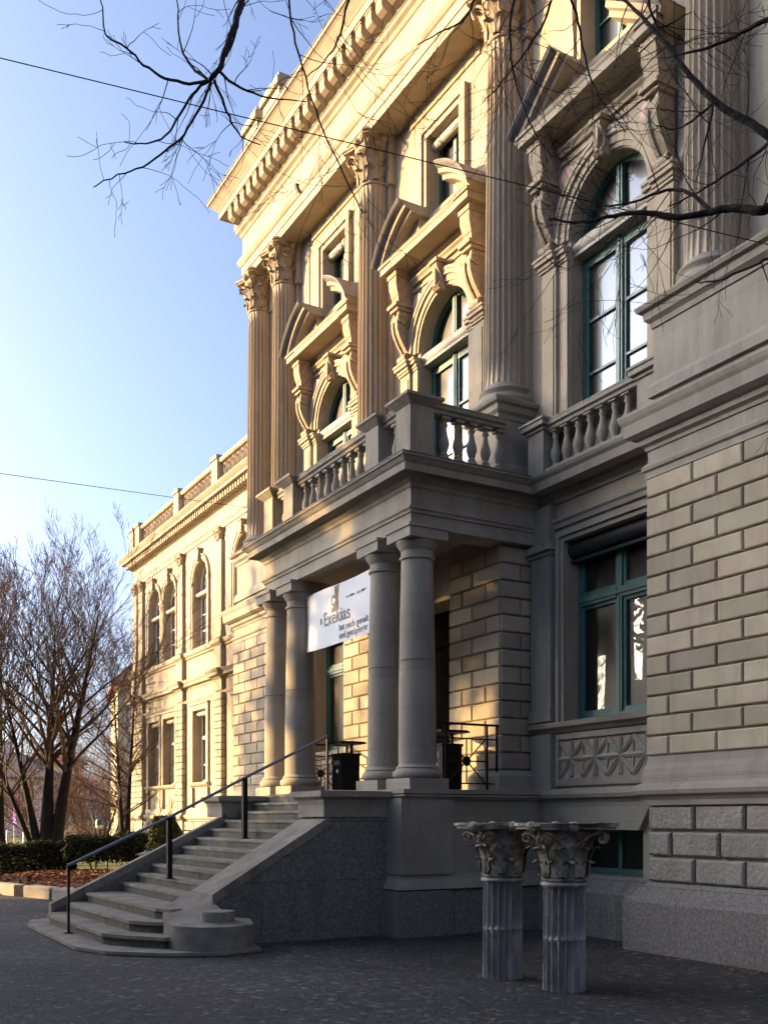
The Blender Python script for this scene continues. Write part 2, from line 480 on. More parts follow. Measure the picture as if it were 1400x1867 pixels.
# ---- window bay wall with arched opening and small upper window
AR, AZ = .76, 9.75             # arch radius and springing height
def bay_wall(yc, h=2.02):
    mb = MB(); x0, x1 = W, W + .55
    y0, y1 = yc - h, yc + h
    mb.box(x0, x1, y0, y1, 6.45, 7.12)                       # below sill
    mb.box(x0, x1, y0, yc - AR, 7.12, AZ); mb.box(x0, x1, yc + AR, y1, 7.12, AZ)
    top = 12.0
    for sgn in (-1, 1):
        a = arc(yc, AZ, AR, 90, 90 - 90 * sgn, 14)
        e = yc + sgn * h
        poly = a + [(e, AZ), (e, top), (yc, top)]
        mb.prism(poly, x0, x1, 'x')
    sw = .50                                                   # small window
    mb.box(x0, x1, y0, yc - sw, top, 13.33); mb.box(x0, x1, yc + sw, y1, top, 13.33)
    mb.box(x0, x1, y0, y1, 13.33, 14.6)
    return mb
mbs = MB()
for yc in BAYS:
    m1 = bay_wall(yc); mbs.add(m1.v, m1.f)
# ground floor walls of the bays A and C (with big windows) and filling behind the porch
GW, GZ0, GZ1 = .86, 2.97, 5.52
for yc in (BAYS[0], BAYS[2]):
    y0, y1 = yc - 2.02, yc + 2.02
    mbs.box(W, W + .55, y0, yc - GW, 1.9, 6.45); mbs.box(W, W + .55, yc + GW, y1, 1.9, 6.45)
    mbs.box(W, W + .55, yc - GW, yc + GW, 1.9, GZ0); mbs.box(W, W + .55, yc - GW, yc + GW, GZ1, 6.45)
mbs.box(W, W + .55, BAYS[1] - 2.02, BAYS[1] + 2.02, 5.3, 6.45)
mbs.build('wall', S, museum)
mb = MB()                                                     # dark room behind so the openings are never see-through
mb.box(W + 1.2, W + 1.3, 3.0, 22.6, 0, 14.5)
mb.box(W + .551, W + 1.2, 5.5, 22.6, 6.3, 6.4)
mb.box(W + .551, W + 1.2, 5.5, 22.6, 11.6, 11.7)
mb.build('inner_wall', M['plaster_grey'], museum)

# ---- windows of the piano nobile: frame > pane, roller_shutter
def big_window():
    f = MB(); x0, x1 = .20, .29
    t = .07
    f.box(x0, x1, -AR, -AR + t, 7.12, AZ); f.box(x0, x1, AR - t, AR, 7.12, AZ)
    f.box(x0, x1, -AR + t, AR - t, 7.12, 7.22)
    for sgn in (-1, 1):
        po = arc(0, AZ, AR, 90, 90 - 90 * sgn, 12); pi = arc(0, AZ, AR - t, 90, 90 - 90 * sgn, 12)
        f.prism(po + pi[::-1], x0, x1, 'x')
    f.box(x0 - .02, x1, -.055, .055, 7.22, AZ + AR - t)        # meeting stile
    f.box(x0 - .035, x1 - .06, -.018, .018, 7.22, AZ + AR - t)
    f.box(x0, x1, -AR + t, -.055, 9.36, 9.50); f.box(x0, x1, .055, AR - t, 9.36, 9.50)
    for sgn in (-1, 1):
        a, b2 = (.055, AR - t) if sgn > 0 else (-AR + t, -.055)
        for z in (7.86, 8.60): f.box(x0 + .015, x1 - .02, a, b2, z - .018, z + .018)
        for s2 in ((a, a + .045), (b2 - .045, b2)): f.box(x0 + .01, x1 - .01, s2[0], s2[1], 7.22, 9.36)
    fo = f.build('window', M['teal'], museum)
    p = MB()
    for (a, b2) in ((-AR + t, -.055), (.055, AR - t)):
        zz = [7.22, 7.86, 8.60, 9.36]
        for i in range(3):
            st = len(p.v)
            p.box(.25, .256, a, b2, zz[i] + .018 * (i > 0), zz[i + 1] - (.018 if i < 2 else 0))
    for sgn in (-1, 1):
        pi = arc(0, AZ, AR - t, 90, 90 - 82 * sgn, 12)
        poly = [(y, z) for y, z in pi if z > 9.5]
        p.prism([(sgn * .055, poly[0][1])] + poly[1:] + [(sgn * (AR - t), AZ), (sgn * (AR - t), 9.50), (sgn * .055, 9.50)], .25, .256, 'x')
    p.build('pane', M['glass'], fo)
    s = MB()
    s.prism([(.02 + .10 * math.cos(R(a)), 9.63 + .105 * math.sin(R(a))) for a in range(0, 360, 30)], -AR + .01, AR - .01, 'y')
    s.xf(Matrix.Translation((.07, 0, 0)))
    s.box(.02, .20, -AR + .01, AR - .01, 9.50, 9.545)
    s.build('roller_shutter', M['shutter'], fo, 50)
    return fo
w0 = big_window(); w0.location = (W + .02, BAYS[0], 0)
for yc in BAYS[1:]: dup(w0, museum, (W + .02, yc, 0))
def small_window():
    f = MB(); h = .5; z0, z1 = 12.0, 13.33
    f.box(.20, .28, -h, -h + .06, z0, z1); f.box(.20, .28, h - .06, h, z0, z1); f.box(.20, .28, -h + .06, h - .06, z1 - .06, z1); f.box(.20, .28, -h + .06, h - .06, z0, z0 + .08)
    f.box(.19, .28, -.045, .045, z0 + .08, z1 - .06)
    for a, b2 in ((-h + .06, -.045), (.045, h - .06)): f.box(.21, .27, a, b2, 12.62, 12.65)
    fo = f.build('small_window', M['teal'], museum)
    p = MB()
    for a, b2 in ((-h + .06, -.045), (.045, h - .06)):
        p.box(.24, .246, a, b2, z0 + .08, 12.62); p.box(.24, .246, a, b2, 12.65, z1 - .06)
    p.build('pane', M['glass'], fo)
    s = MB(); s.prism([(.12 + .085 * math.cos(R(a)), 13.22 + .085 * math.sin(R(a))) for a in range(0, 360, 30)], -h + .005, h - .005, 'y')
    s.build('roller_shutter', M['shutter'], fo, 50)
    return fo
s0 = small_window(); s0.location = (W + .02, BAYS[0], 0)
for yc in BAYS[1:]: dup(s0, museum, (W + .02, yc, 0))

# ---- surround: pilaster strips, impost, archivolt, keystone, spandrel moulding
def surround():
    mb = MB()
    for sg in (-1, 1):
        def bx(x0, x1, a, b2, z0, z1):
            lo, hi = sorted((sg * a, sg * b2)); mb.box(x0, x1, lo, hi, z0, z1)
        bx(-.10, 0, .97, 1.28, 7.0, 9.46)
        bx(-.115, 0, 1.01, 1.24, 7.25, 9.35)
        bx(-.05, 0, AR + .02, .968, 7.0, 9.46)
        # impost capitals
        for (x, z0, z1, e) in ((-.13, 9.46, 9.50, .02), (-.15, 9.501, 9.56, .04), (-.19, 9.561, 9.62, .075), (-.21, 9.621, 9.66, .09)):
            bx(x, 0, .97 - e * .4, 1.28 + e, z0, z1)
            bx(x + .06, 0, AR + .005, .969 - e * .4, z0, z1)
        bx(-.02, 0, .97, 1.28, 9.66, 11.0)
    # archivolt: stepped rings
    for (r0, r1, x) in ((AR + .015, AR + .075, -.035), (AR + .076, AR + .18, -.06), (AR + .181, AR + .25, -.095), (AR + .251, AR + .30, -.11)):
        for sg in (-1, 1):
            po = arc(0, AZ, r1, 90, 90 - 90 * sg, 16); pi = arc(0, AZ, r0, 90, 90 - 90 * sg, 16)
            mb.prism(po + pi[::-1], x, 0, 'x')
    # mouldings under the pediment slab
    mb.sweep([(0, 10.98), (.05, 10.98), (.06, 11.02), (.10, 11.05), (.10, 11.08), (0, 11.08)], [(0, -.96), (0, .96)])
    mb.sweep([(0, 10.86), (.03, 10.86), (.03, 10.90), (0, 10.90)], [(0, -.96), (0, .96)])
    return mb
so = surround().build('window_surround', S, museum); so.location = (W, BAYS[0], 0)
k = MB()
kp = [(-.02, 10.46), (-.15, 10.46), (-.20, 10.50), (-.16, 10.56), (-.13, 10.62), (-.15, 10.72), (-.20, 10.80), (-.22, 10.86), (-.20, 10.90), (-.02, 10.90)]
k.prism(kp, -.085, .085, 'y'); k.box(-.24, -.02, -.12, .12, 10.901, 10.96); k.box(-.21, -.02, -.03, .03, 10.50, 10.86)
k.build('keystone', M['carved'], so)
for sg in (-1, 1):
    d = MB(); st = 0
    d.lathe([(.01, 0), (.15, 0), (.165, .02), (.165, .04), (.01, .04)], seg=20)
    d.xf(Matrix.Translation((0, sg * .80, 10.62)) @ Matrix.Rotation(R(-90), 4, 'Y'))
    d.build('medallion', M['porphyry'], so, 40)
for yc in BAYS[1:]: dup(so, museum, (W, yc, 0))

# ---- consoles (S-brackets)
def console():
    mb = MB()
    mb.box(-.38, 0, -.15, .15, 11.12, 11.215)
    mb.box(-.36, 0, -.13, .13, 10.98, 11.119)
    mb.frustum((-.31, 0, -.115, .115), 10.80, (-.36, 0, -.13, .13), 10.979)
    mb.box(-.30, 0, -.11, .11, 10.66, 10.80)
    mb.box(-.38, 0, -.16, .16, 10.60, 10.659)
    mb.box(-.33, 0, -.13, .13, 10.54, 10.599)
    # S curve in x,z
    out = []
    for i in range(21):
        q = i / 20; z = 10.54 - q * .86
        x = -.20 - .13 * math.sin(PI * (q * 1.05 + .12)) + .16 * q ** 1.4
        out.append((x, z))
    mb.prism([(0, 10.54)] + out + [(0, 9.68)], -.10, .10, 'y')
    for s2 in (-.10, .045):        # raised fillets along the front
        mb.prism([(a + .02, z) for a, z in out] + [(a - .028, z) for a, z in out[::-1]], s2, s2 + .055, 'y')
    # scrolls
    for (cx, cz, r, wd) in ((-.22, 10.40, .10, .125), (-.13, 9.74, .07, .125)):
        st = len(mb.v)
        mb.lathe([(r * .25, -wd), (r * .3, -wd - .015), (r * .55, -wd), (r * .75, -wd - .015), (r, -wd), (r, wd), (r * .75, wd + .015), (r * .55, wd), (r * .3, wd + .015), (r * .25, wd)], seg=18)
        mb.xf(Matrix.Translation((cx, 0, cz)) @ Matrix.Rotation(R(90), 4, 'X'), st)
    for sg in (-1, 1):             # acanthus ribs on the cheeks
        for i in range(6):
            q = i / 5
            p0 = Vector((-.12, sg * .103, 10.28 - q * .10)); p1 = Vector((-.10 + .05 * q, sg * .11, 10.12 - q * .26)); p2 = Vector((-.05 - .10 * (1 - q), sg * .103, 10.02 - q * .28))
            mb.tube([p0, p1, p2], [.012, .018, .006], 4)
    return mb
cm = console().build('console', M['carved'], museum, 40); cm.location = (W, BAYS[0] + 1.12, 0)
for i, yc in enumerate(BAYS):
    for sg in (-1, 1):
        if i == 0 and sg == 1: continue
        dup(cm, museum, (W, yc + sg * 1.12, 0))

# ---- broken pediments
def raking(curve, depth, prof):
    """sweep a moulded rake along a curve in y,z; prof: (out from wall, up normal)"""
    vs = []; fs = []; k = len(prof); n = len(curve)
    for i, (y, z) in enumerate(curve):
        a, b2 = curve[max(i - 1, 0)], curve[min(i + 1, n - 1)]
        d = Vector((b2[0] - a[0], b2[1] - a[1])).normalized(); nn = Vector((-d.y, d.x))
        if nn.y < 0: nn = -nn
        for o, u in prof: vs.append((-o, y + nn.x * u, z + nn.y * u))
    for i in range(n - 1):
        for j in range(k):
            a, b2 = i * k + j, i * k + (j + 1) % k
            fs.append((a, b2, b2 + k, a + k))
    fs.append(tuple(range(k))); fs.append(tuple(range((n - 1) * k, n * k))[::-1])
    return vs, fs
rake_prof = [(0, -.20), (.36, -.20), (.38, -.14), (.46, -.13), (.48, -.06), (.54, -.02), (.56, 0), (0, 0)]
flash_prof = [(0, .002), (.563, .002), (.545, -.024), (.485, -.062), (.492, -.072), (.555, -.03), (.585, .004), (.585, .018), (0, .018)]
def pediment(kind):
    mb = MB(); fl = MB()
    # horizontal corona slab
    mb.sweep([(0, 11.09), (.05, 11.09), (.06, 11.14), (.10, 11.17), (.11, 11.222), (.46, 11.222), (.465, 11.31), (.49, 11.34), (.50, 11.37), (0, 11.37)], [(0, -1.0), (0, 1.0)])
    for sg in (-1, 1):
        mb.box(-.47, 0, *sorted((sg * 1.0, sg * 1.36)), 11.222, 11.335); mb.box(-.50, 0, *sorted((sg * 1.0, sg * 1.39)), 11.3355, 11.37)
        if kind == 'segmental':
            c = [(sg * y, z) for y, z in arc(0, 10.72, 1.66, 24.5, 70, 12)]
            c = [(y * .985, 11.40 + (z - 11.408) * .88) for y, z in c]
        else:
            c = [(sg * 1.49, 11.40), (sg * 1.2, 11.62), (sg * .8, 11.92), (sg * .53, 12.12)]
        if sg > 0: pass
        v, f = raking(c, .5, rake_prof); mb.add(v, f)
        v, f = raking(c, .5, flash_prof); fl.add(v, f)
        # tympanum half
        yy = [(y, z - .16) for y, z in c]
        base = [(yy[-1][0], 11.371), (yy[0][0] * .90, 11.371)]
        mb.prism([p for p in yy[1:] if p[1] > 11.38] + base, -.16, 0, 'x')
    fl.box(-.505, 0, -1.392, 1.392, 11.3705, 11.38)
    return mb, fl
for i, yc in enumerate(BAYS):
    a, b2 = pediment('triangular' if i == 0 else 'segmental')
    po = a.build('broken_pediment', S, museum, label='broken triangular pediment' if i == 0 else None); po.location = (W, yc, 0)
    b2.build('flashing', M['lead'], po)

# ---- small window architraves and bed cornices below the entablature
for yc in BAYS:
    tm = MB()
    for (a, b2, x) in ((.50, .60, .05), (.601, .72, .09)):
        tm.box(W - x, W, yc + a, yc + b2, 12.0, 13.33 + (a - .5)); tm.box(W - x, W, yc - b2, yc - a, 12.0, 13.33 + (a - .5))
        tm.box(W - x, W, yc - b2, yc + b2, 13.331 + (a - .5), 13.331 + (b2 - .5))
    tm.sweep([(0, 13.98), (.05, 13.98), (.06, 14.03), (.10, 14.06), (.11, 14.16), (.16, 14.20), (.17, 14.30), (0, 14.30)], [(W, yc - 1.10), (W, yc + 1.10)])
    tm.box(W - .03, W, yc - 1.06, yc + 1.06, 13.80, 13.979)
    tm.build('window_architrave', S, museum)

# ---- main entablature and cornice
mb = MB()
A = 8.90                                                      # architrave face
def P3(path, prof): mb.sweep(prof, path)

path = [(A, 3.0), (A, 22.1), (12.8, 22.1)]
P3(path, [(-.55, 14.001), (0, 14.001), (0, 14.16), (.02, 14.162), (.02, 14.34), (.05, 14.36), (.09, 14.42), (.10, 14.50), (-.55, 14.50)])
P3(path, [(-.55, 14.501), (0, 14.501), (0, 15.02), (.03, 15.04), (.06, 15.10), (.12, 15.14), (.13, 15.20), (.15, 15.21), (.15, 15.55), (-.55, 15.55)])
P3(path, [(-.55, 15.551), (.42, 15.551), (.42, 15.70), (.44, 15.715), (.45, 15.735), (.49, 15.78), (.56, 15.86), (.60, 15.89), (.63, 15.90), (.63, 15.97), (-.55, 15.97)])
ent = mb.build('entablature', S, museum)
mo = MB()
mo.prism([(0, .29), (-.235, .29), (-.235, .10), (-.21, .05), (-.12, .0), (0, -.02)], -.10, .10, 'y')
mo.box(-.25, 0, -.115, .115, .255, .295)
m0 = None; y = 21.92
while y > 7.0:
    if m0 is None:
        m0 = mo.build('modillion', S, ent); m0.location = (A - .15, y, 15.255)
    else: dup(m0, ent, (A - .15, y, 15.255))
    y -= .362
for x in (9.15, 9.51, 9.87, 10.23):
    m = dup(m0, ent, (x, 22.25, 15.255), -PI / 2)
fl = MB(); fl.sweep([(-.55, 15.971), (.645, 15.971), (.645, 15.99), (-.55, 16.10)], path); fl.build('gutter_flashing', M['lead'], ent)
for (a, b2) in ((21.37, 22.1), (20.14, 21.02)):
    pb = MB()
    pb.box(8.95, 9.7, a, b2, 15.98, 17.40); pb.box(8.88, 9.77, a - .06, b2 + .06, 17.401, 17.56); pb.box(8.93, 9.72, a - .02, b2 + .02, 17.561, 17.66)
    pb.build('parapet_pedestal', S, museum)
pb = MB(); pb.box(9.6, 9.9, 3, 22.0, 15.98, 16.9)
pb.build('parapet', S, museum)
rf = MB(); rf.prism([(9.9, 16.0), (9.9, 16.2), (14, 19.0), (18, 16.0)], 3, 22, 'y'); rf.build('roof', M['roofdark'], museum)

# ---- end bays: rusticated ground floor, pedestals
RX = 8.95
zc = [2.353 + .2407 * i for i in range(15)]
string_prof = [(-.3, 6.06), (.02, 6.06), (.03, 6.10), (.08, 6.13), (.09, 6.19), (.13, 6.20), (.20, 6.24), (.215, 6.38), (.24, 6.42), (.26, 6.47), (.26, 6.50), (-.3, 6.66)]
band_prof = [(-.3, 5.722), (.02, 5.722), (.02, 5.80), (.05, 5.82), (.06, 5.86), (.02, 5.90), (.0, 5.91), (.0, 6.059), (-.3, 6.059)]
for (ya, yb, ln) in ((3.0, 9.165, 6.1), (19.6, 22.75, 3.15)):
    core = MB(); ru = MB()
    core.box(RX + .012, W + .55, ya + .01, yb - .01, 1.9, 6.45)
    core.box(W - .02, W + .55, ya, yb, 6.451, 14.6)
    core.box(RX + .02, W, ya + .2, yb - .2, 6.451, 7.0)
    rustic(ru, (RX, yb), (0, -1), (-1, 0), ln, zc, .73, (.36, .73))
    core.build('pier_core', M['grey_stone'], museum)
    ru.build('rusticated_pier', M['rustic'], museum)
    ms = MB(); pt = [(W, ya), (RX, ya), (RX, yb), (W + (3.4 if yb > 20 else 0), yb)]
    ms.sweep(band_prof, pt); ms.sweep(string_prof, pt)
    ms.build('string_course', M['grey_stone'], museum)
def pedestal(ya, yb, x):
    ped = MB()
    ped.box(x, W, ya, yb, 6.45, 7.50)
    pth = [(W, ya), (x, ya), (x, yb), (W, yb)]
    ped.sweep([(0, 6.60), (.05, 6.60), (.05, 6.72), (.02, 6.78), (0, 6.78)], pth)
    ped.sweep([(0, 7.42), (.02, 7.42), (.03, 7.48), (.08, 7.52), (.09, 7.60), (.14, 7.62), (.16, 7.66), (.16, 7.68), (0, 7.735)], pth)
    ped.box(x + .01, W - .005, ya + .01, yb - .01, 7.501, 7.70)
    ped.build('pedestal', M['grey_stone'], museum)
pedestal(6.3, 8.92, 8.80); pedestal(19.86, 22.20, 8.80)
for y in (12.38, 16.42): pedestal(y - .37, y + .37, 8.80)
# pilaster strips on the wall behind the columns
for y in colys:
    pil = MB(); pil.box(W - .10, W, y - .36, y + .36, 7.7, 13.14); pil.box(W - .14, W, y - .42, y + .42, 13.141, 13.999)
    pil.build('pilaster', S, museum)

# ---- wall string / cornice along bays A and C at balcony level, window sills, aprons
cornice_prof = [(-.05, 6.10), (.03, 6.10), (.05, 6.16), (.10, 6.19), (.11, 6.24), (.16, 6.245), (.32, 6.25), (.34, 6.36), (.38, 6.40), (.40, 6.44), (.40, 6.455), (-.05, 6.455)]
for yc, ya, yb in ((BAYS[0], 9.165, 11.95), (BAYS[2], 16.85, 19.6)):
    wc = MB()
    wc.sweep([(o, z) for o, z in cornice_prof], [(W, ya), (W, yb)])
    wc.sweep([(0, 5.74), (.04, 5.74), (.05, 5.80), (.08, 5.83), (.08, 5.87), (0, 5.87)], [(W, ya), (W, yb)])
    for sg in (-1, 1):             # flat pilasters beside the ground floor windows
        a, b2 = sorted((yc + sg * 1.08, yc + sg * 1.52))
        wc.box(W - .11, W, a, b2, 2.99, 5.38)
        wc.box(W - .14, W, a - .03, b2 + .03, 5.381, 5.44); wc.box(W - .19, W, a - .07, b2 + .07, 5.441, 5.54); wc.box(W - .12, W, a, b2, 5.541, 6.09)
        wc.box(W - .14, W, a - .02, b2 + .02, 2.991, 3.16)
        wc.box(W - .11, W, a, b2, 1.99, 2.81)
    for (e, x) in ((0, .05), (.07, .085)):
        for sg in (-1, 1):
            a, b2 = sorted((yc + sg * (GW + e), yc + sg * (GW + e + .069))); wc.box(W - x, W, a, b2, GZ0, GZ1 + e)
        wc.box(W - x, W, yc - GW - e - .069, yc + GW + e + .069, GZ1 + e + .001, GZ1 + e + .07)
    wc.sweep([(0, 2.81), (.06, 2.82), (.10, 2.86), (.16, 2.89), (.18, 2.96), (0, 2.988)], [(W, yc - 1.56), (W, yc + 1.56)])
    # apron panel of crossed bars
    wc.box(W - .04, W, yc - .98, yc + .98, 2.06, 2.16); wc.box(W - .04, W, yc - .98, yc + .98, 2.72, 2.80)
    for sg in (-1, 1): wc.box(W - .04, W, *sorted((yc + sg * .98, yc + sg * 1.06)), 2.06, 2.80)
    for i in range(4):
        c = yc - .735 + .49 * i
        for q in range(8):
            an = q * PI / 4; L = .245 if q % 2 == 0 else .335
            st = len(wc.v)
            wc.add([(0, -.005, -.03), (0, L, -.045), (0, L, .045), (0, .005, .03), (-.028, .012, 0), (-.028, L, 0)], [(0, 1, 5, 4), (4, 5, 2, 3), (1, 2, 5)])
            wc.xf(Matrix.Translation((W - .012, c, 2.44)) @ Matrix.Rotation(an, 4, 'X'), st)
        wc.box(W - .02, W, c + .235, c + .255, 2.16, 2.72)
    wc.build('bay_moulding', M['grey_stone'], museum)

# ---- ground floor windows
def ground_window():
    f = MB(); x0, x1 = .20, .29; h = GW; t = .07
    f.box(x0, x1, -h, -h + t, GZ0, GZ1); f.box(x0, x1, h - t, h, GZ0, GZ1)
    f.box(x0, x1, -h + t, h - t, GZ0, GZ0 + .09); f.box(x0, x1, -h + t, h - t, GZ1 - .07, GZ1)
    f.box(x0 - .02, x1, -.05, .05, GZ0 + .09, GZ1 - .07); f.box(x0 - .03, x1 - .06, -.014, .014, GZ0 + .09, 4.6)
    f.box(x0 - .03, x1, -h + t, -.05, 4.60, 4.74); f.box(x0 - .03, x1, .05, h - t, 4.60, 4.74)
    f.box(x0 - .05, x0 - .031, -h + t, h - t, 4.65, 4.69)
    for a, b2 in ((-h + t, -.05), (.05, h - t)):
        for (u0, u1) in ((a, a + .05), (b2 - .05, b2)):
            f.box(x0 + .01, x1 - .01, u0, u1, GZ0 + .09, 4.6); f.box(x0 + .01, x1 - .01, u0, u1, 4.74, GZ1 - .07)
        f.box(x0 + .01, x1 - .01, a + .05, b2 - .05, GZ0 + .09, GZ0 + .15); f.box(x0 + .01, x1 - .01, a + .05, b2 - .05, 4.55, 4.60); f.box(x0 + .01, x1 - .01, a + .05, b2 - .05, 4.74, 4.80)
    fo = f.build('ground_floor_window', M['teal'], museum)
    p = MB()
    for a, b2 in ((-h + t, -.05), (.05, h - t)):
        p.box(.25, .256, a, b2, GZ0 + .1, 4.6); p.box(.25, .256, a, b2, 4.74, GZ1 - .07)
    p.build('pane', M['glass_dim'], fo)
    s = MB()
    s.prism([(.10 + .10 * math.cos(R(a)), GZ1 - .12 + .115 * math.sin(R(a))) for a in range(0, 360, 30)], -h + .005, h - .005, 'y')
    s.box(.06, .19, -h + .006, h - .006, GZ1 - .30, GZ1 - .262)
    s.box(.10, .13, -h + .006, h - .006, GZ1 - .262, GZ1 - .12)
    s.build('roller_shutter', M['dark_shutter'], fo, 50)
    return fo
g0 = ground_window(); g0.location = (W + .02, BAYS[0], 0); dup(g0, museum, (W + .02, BAYS[2], 0))

# ---- base: roll moulding, rock-faced blocks, granite plinth
roll = [(-.3, 1.76), (.02, 1.76), (.03, 1.82), (.06, 1.86), (.115, 1.89), (.135, 1.94), (.115, 1.99), (.07, 2.02), (.05, 2.03), (.05, 2.12), (.035, 2.20), (.01, 2.26), (.0, 2.352), (-.3, 2.352)]
roll_low = [(-.3, 1.76), (.02, 1.76), (.03, 1.82), (.06, 1.86), (.115, 1.89), (.135, 1.94), (.115, 1.99), (.07, 2.02), (-.3, 2.02)]
zr = [.83, 1.14, 1.45, 1.758]
for (ya, yb, ln) in ((3.0, 9.165, 6.1), (19.6, 22.75, 3.15)):
    bs = MB(); rk = MB(); gr = MB(); bc = MB()
    pt = [(W, ya), (RX, ya), (RX, yb), (W + (3.4 if yb > 20 else 0), yb)]
    bs.sweep(roll, pt); bs.build('roll_moulding', M['grey_stone'], museum)
    rustic(rk, (RX + .03, yb), (0, -1), (-1, 0), ln, zr, .73, (.73, .37), gap=.035, p=.03, ch=.022); rk.build('rock_faced_base', M['rock'], museum)
    bc.box(RX + .06, W + .5, ya, yb - .01, 0, 1.8); bc.build('base_wall', M['grey_stone'], museum)
    gr.sweep([(-.3, -.1), (.21, -.1), (.21, .60), (.19, .64), (.14, .66), (.12, .70), (.07, .77), (.03, .80), (.0, .83), (-.3, .83)], pt); gr.build('granite_plinth', M['granite'], museum)
for (yc, ya, yb) in ((BAYS[0], 9.1, 12.1), (BAYS[2], 16.7, 19.7)):
    bc = MB(); gr = MB(); bs = MB()
    bs.sweep(roll_low, [(W, ya + .07), (W, yb - .1)]); bs.build('roll_moulding', M['grey_stone'], museum)
    for (a, b2) in ((ya, yc - .68), (yc + .68, yb)): bc.box(W - .02, W + .5, a, b2, .8, 1.8)
    bc.box(W - .02, W + .5, yc - .68, yc + .68, 1.46, 1.8)
    bc.prism([(yc - .68, 1.45), (yc + .68, 1.45), (yc + .86, 1.74), (yc - .86, 1.74)], W - .10, W - .02, 'x')
    bc.build('base_wall', M['grey_stone'], museum)
    gr.sweep([(-.3, -.1), (.14, -.1), (.14, .60), (.10, .66), (.04, .78), (0, .83), (-.4, .84)], [(W, ya), (W, yb)]); gr.build('granite_plinth', M['granite'], museum)
def basement():
    f = MB(); f.box(.22, .28, -.68, -.62, .84, 1.46); f.box(.22, .28, .62, .68, .84, 1.46); f.box(.22, .28, -.62, .62, .84, .92); f.box(.22, .28, -.62, .62, 1.40, 1.46); f.box(.22, .28, -.03, .03, .92, 1.40)
    fo = f.build('basement_window', M['teal'], museum)
    p = MB(); p.box(.25, .255, -.62, .62, .92, 1.40); p.build('pane', M['glass_dim'], fo)
    return fo
b0 = basement(); b0.location = (W, BAYS[0], 0); dup(b0, museum, (W, BAYS[2], 0))
hk = MB(); hk.prism([(8.86, 14.52), (8.74, 14.52), (8.80, 14.36)], 18.86, 18.94, 'y'); hk.build('iron_hook', M['iron'], museum)
# ================================================================== PORCH
PX, PY0, PY1 = 7.20, 11.83, 16.83        # frieze faces
PYC = (PY0 + PY1) / 2
G_ = M['grey_stone']
# Doric columns
def doric():
    z0, z1 = 2.15, 5.49
    mb = MB()
    mb.lathe([(.262, z0 + .20), (.258, z0 + 1.2), (.240, z0 + 2.2), (.222, z1 - .33)], seg=36, cap=False)
    mb.lathe([(.259, z0 + 1.62), (.2535, z0 + 1.625), (.259, z0 + 1.63)], seg=36, cap=False)
    o = mb.build('porch_column', G_, museum, 40)
    b = MB(); b.lathe([(.30, z0), (.335, z0 + .02), (.345, z0 + .06), (.335, z0 + .10), (.30, z0 + .12), (.29, z0 + .135), (.30, z0 + .15), (.285, z0 + .165), (.27, z0 + .18), (.262, z0 + .20)], seg=36)
    b.build('column_base', G_, o, 50)
    pl = MB(); pl.box(-.315, .315, -.315, .315, 2.0, z0); pl.build('plinth', G_, o)
    c = MB()
    c.lathe([(.222, z1 - .33), (.245, z1 - .325), (.25, z1 - .305), (.245, z1 - .29), (.225, z1 - .285), (.225, z1 - .20), (.24, z1 - .195), (.24, z1 - .18), (.25, z1 - .175), (.255, z1 - .16), (.29, z1 - .11), (.30, z1 - .085), (.295, z1 - .075)], seg=36)
    c.box(-.31, .31, -.31, .31, z1 - .075, z1 + .06); c.box(-.33, .33, -.33, .33, z1 + .06, z1 + .10)
    c.build('capital', G_, o, 50)
    return o
d0 = doric(); d0.location = (7.42, 12.02, 0)
for y in (12.90, 15.82, 16.70): dup(d0, museum, (7.42, y, 0))
# entablature of the porch
mb = MB()
path = [(W - .02, PY0), (PX, PY0), (PX, PY1), (W - .02, PY1)]
mb.sweep([(-.42, 5.585), (0, 5.585), (0, 5.76), (.02, 5.765), (.03, 5.80), (.05, 5.82), (.05, 5.85), (.0, 5.86), (0, 6.10), (-.42, 6.10)], path)
mb.sweep([(-.42, 6.101), (0, 6.101), (.02, 6.12), (.03, 6.16), (.08, 6.20), (.10, 6.235), (.24, 6.245), (.24, 6.345), (.26, 6.36), (.30, 6.41), (.32, 6.42), (.32, 6.45), (-.42, 6.45)], path)
mb.box(PX + .4, W - .02, PY0 + .4, PY1 - .4, 6.2, 6.4)
e = mb.build('porch_entablature', G_, museum)
fl = MB(); fl.sweep([(-.3, 6.4505), (.33, 6.4505), (.33, 6.462), (-.3, 6.50)], path); fl.build('flashing', M['lead'], e)
mb = MB(); mb.box(PX + .42, W, PY0 + .42, PY1 - .42, 5.80, 5.9); mb.build('porch_ceiling', M['plaster_grey'], museum)
# rear wall of the porch: two rusticated piers and the door
BX = 8.82
zp = [2.06 + .2505 * i for i in range(15)]
for (ya, yb) in ((11.99, 13.30), (15.55, 16.86)):
    core = MB(); ru = MB()
    core.box(BX + .01, W + .5, ya + .01, yb - .01, 2.0, 6.2)
    core.sweep([(0, 2.0), (.10, 2.0), (.10, 2.22), (.03, 2.30), (0, 2.30)], [(W, ya), (BX, ya), (BX, yb), (W, yb)])
    rustic(ru, (BX, yb), (0, -1), (-1, 0), yb - ya, zp[1:], .62, (.35, .62))
    rustic(ru, (BX, ya), (1, 0), (0, -1), W - BX - .002, zp[1:], .35, (.60, .35))
    rustic(ru, (BX, yb), (1, 0), (0, 1), W - BX - .002, zp[1:], .35, (.60, .35))
    core.build('porch_pier', M['grey_stone'], museum); ru.build('rusticated_pier', M['rustic'], museum)
core = MB(); core.box(BX + .02, W + .5, 13.3, 15.55, 5.05, 6.2); core.build('door_lintel', M['grey_stone'], museum)
dr = MB(); dr.box(BX + .50, BX + .56, 13.3, 15.55, 2.0, 5.05)
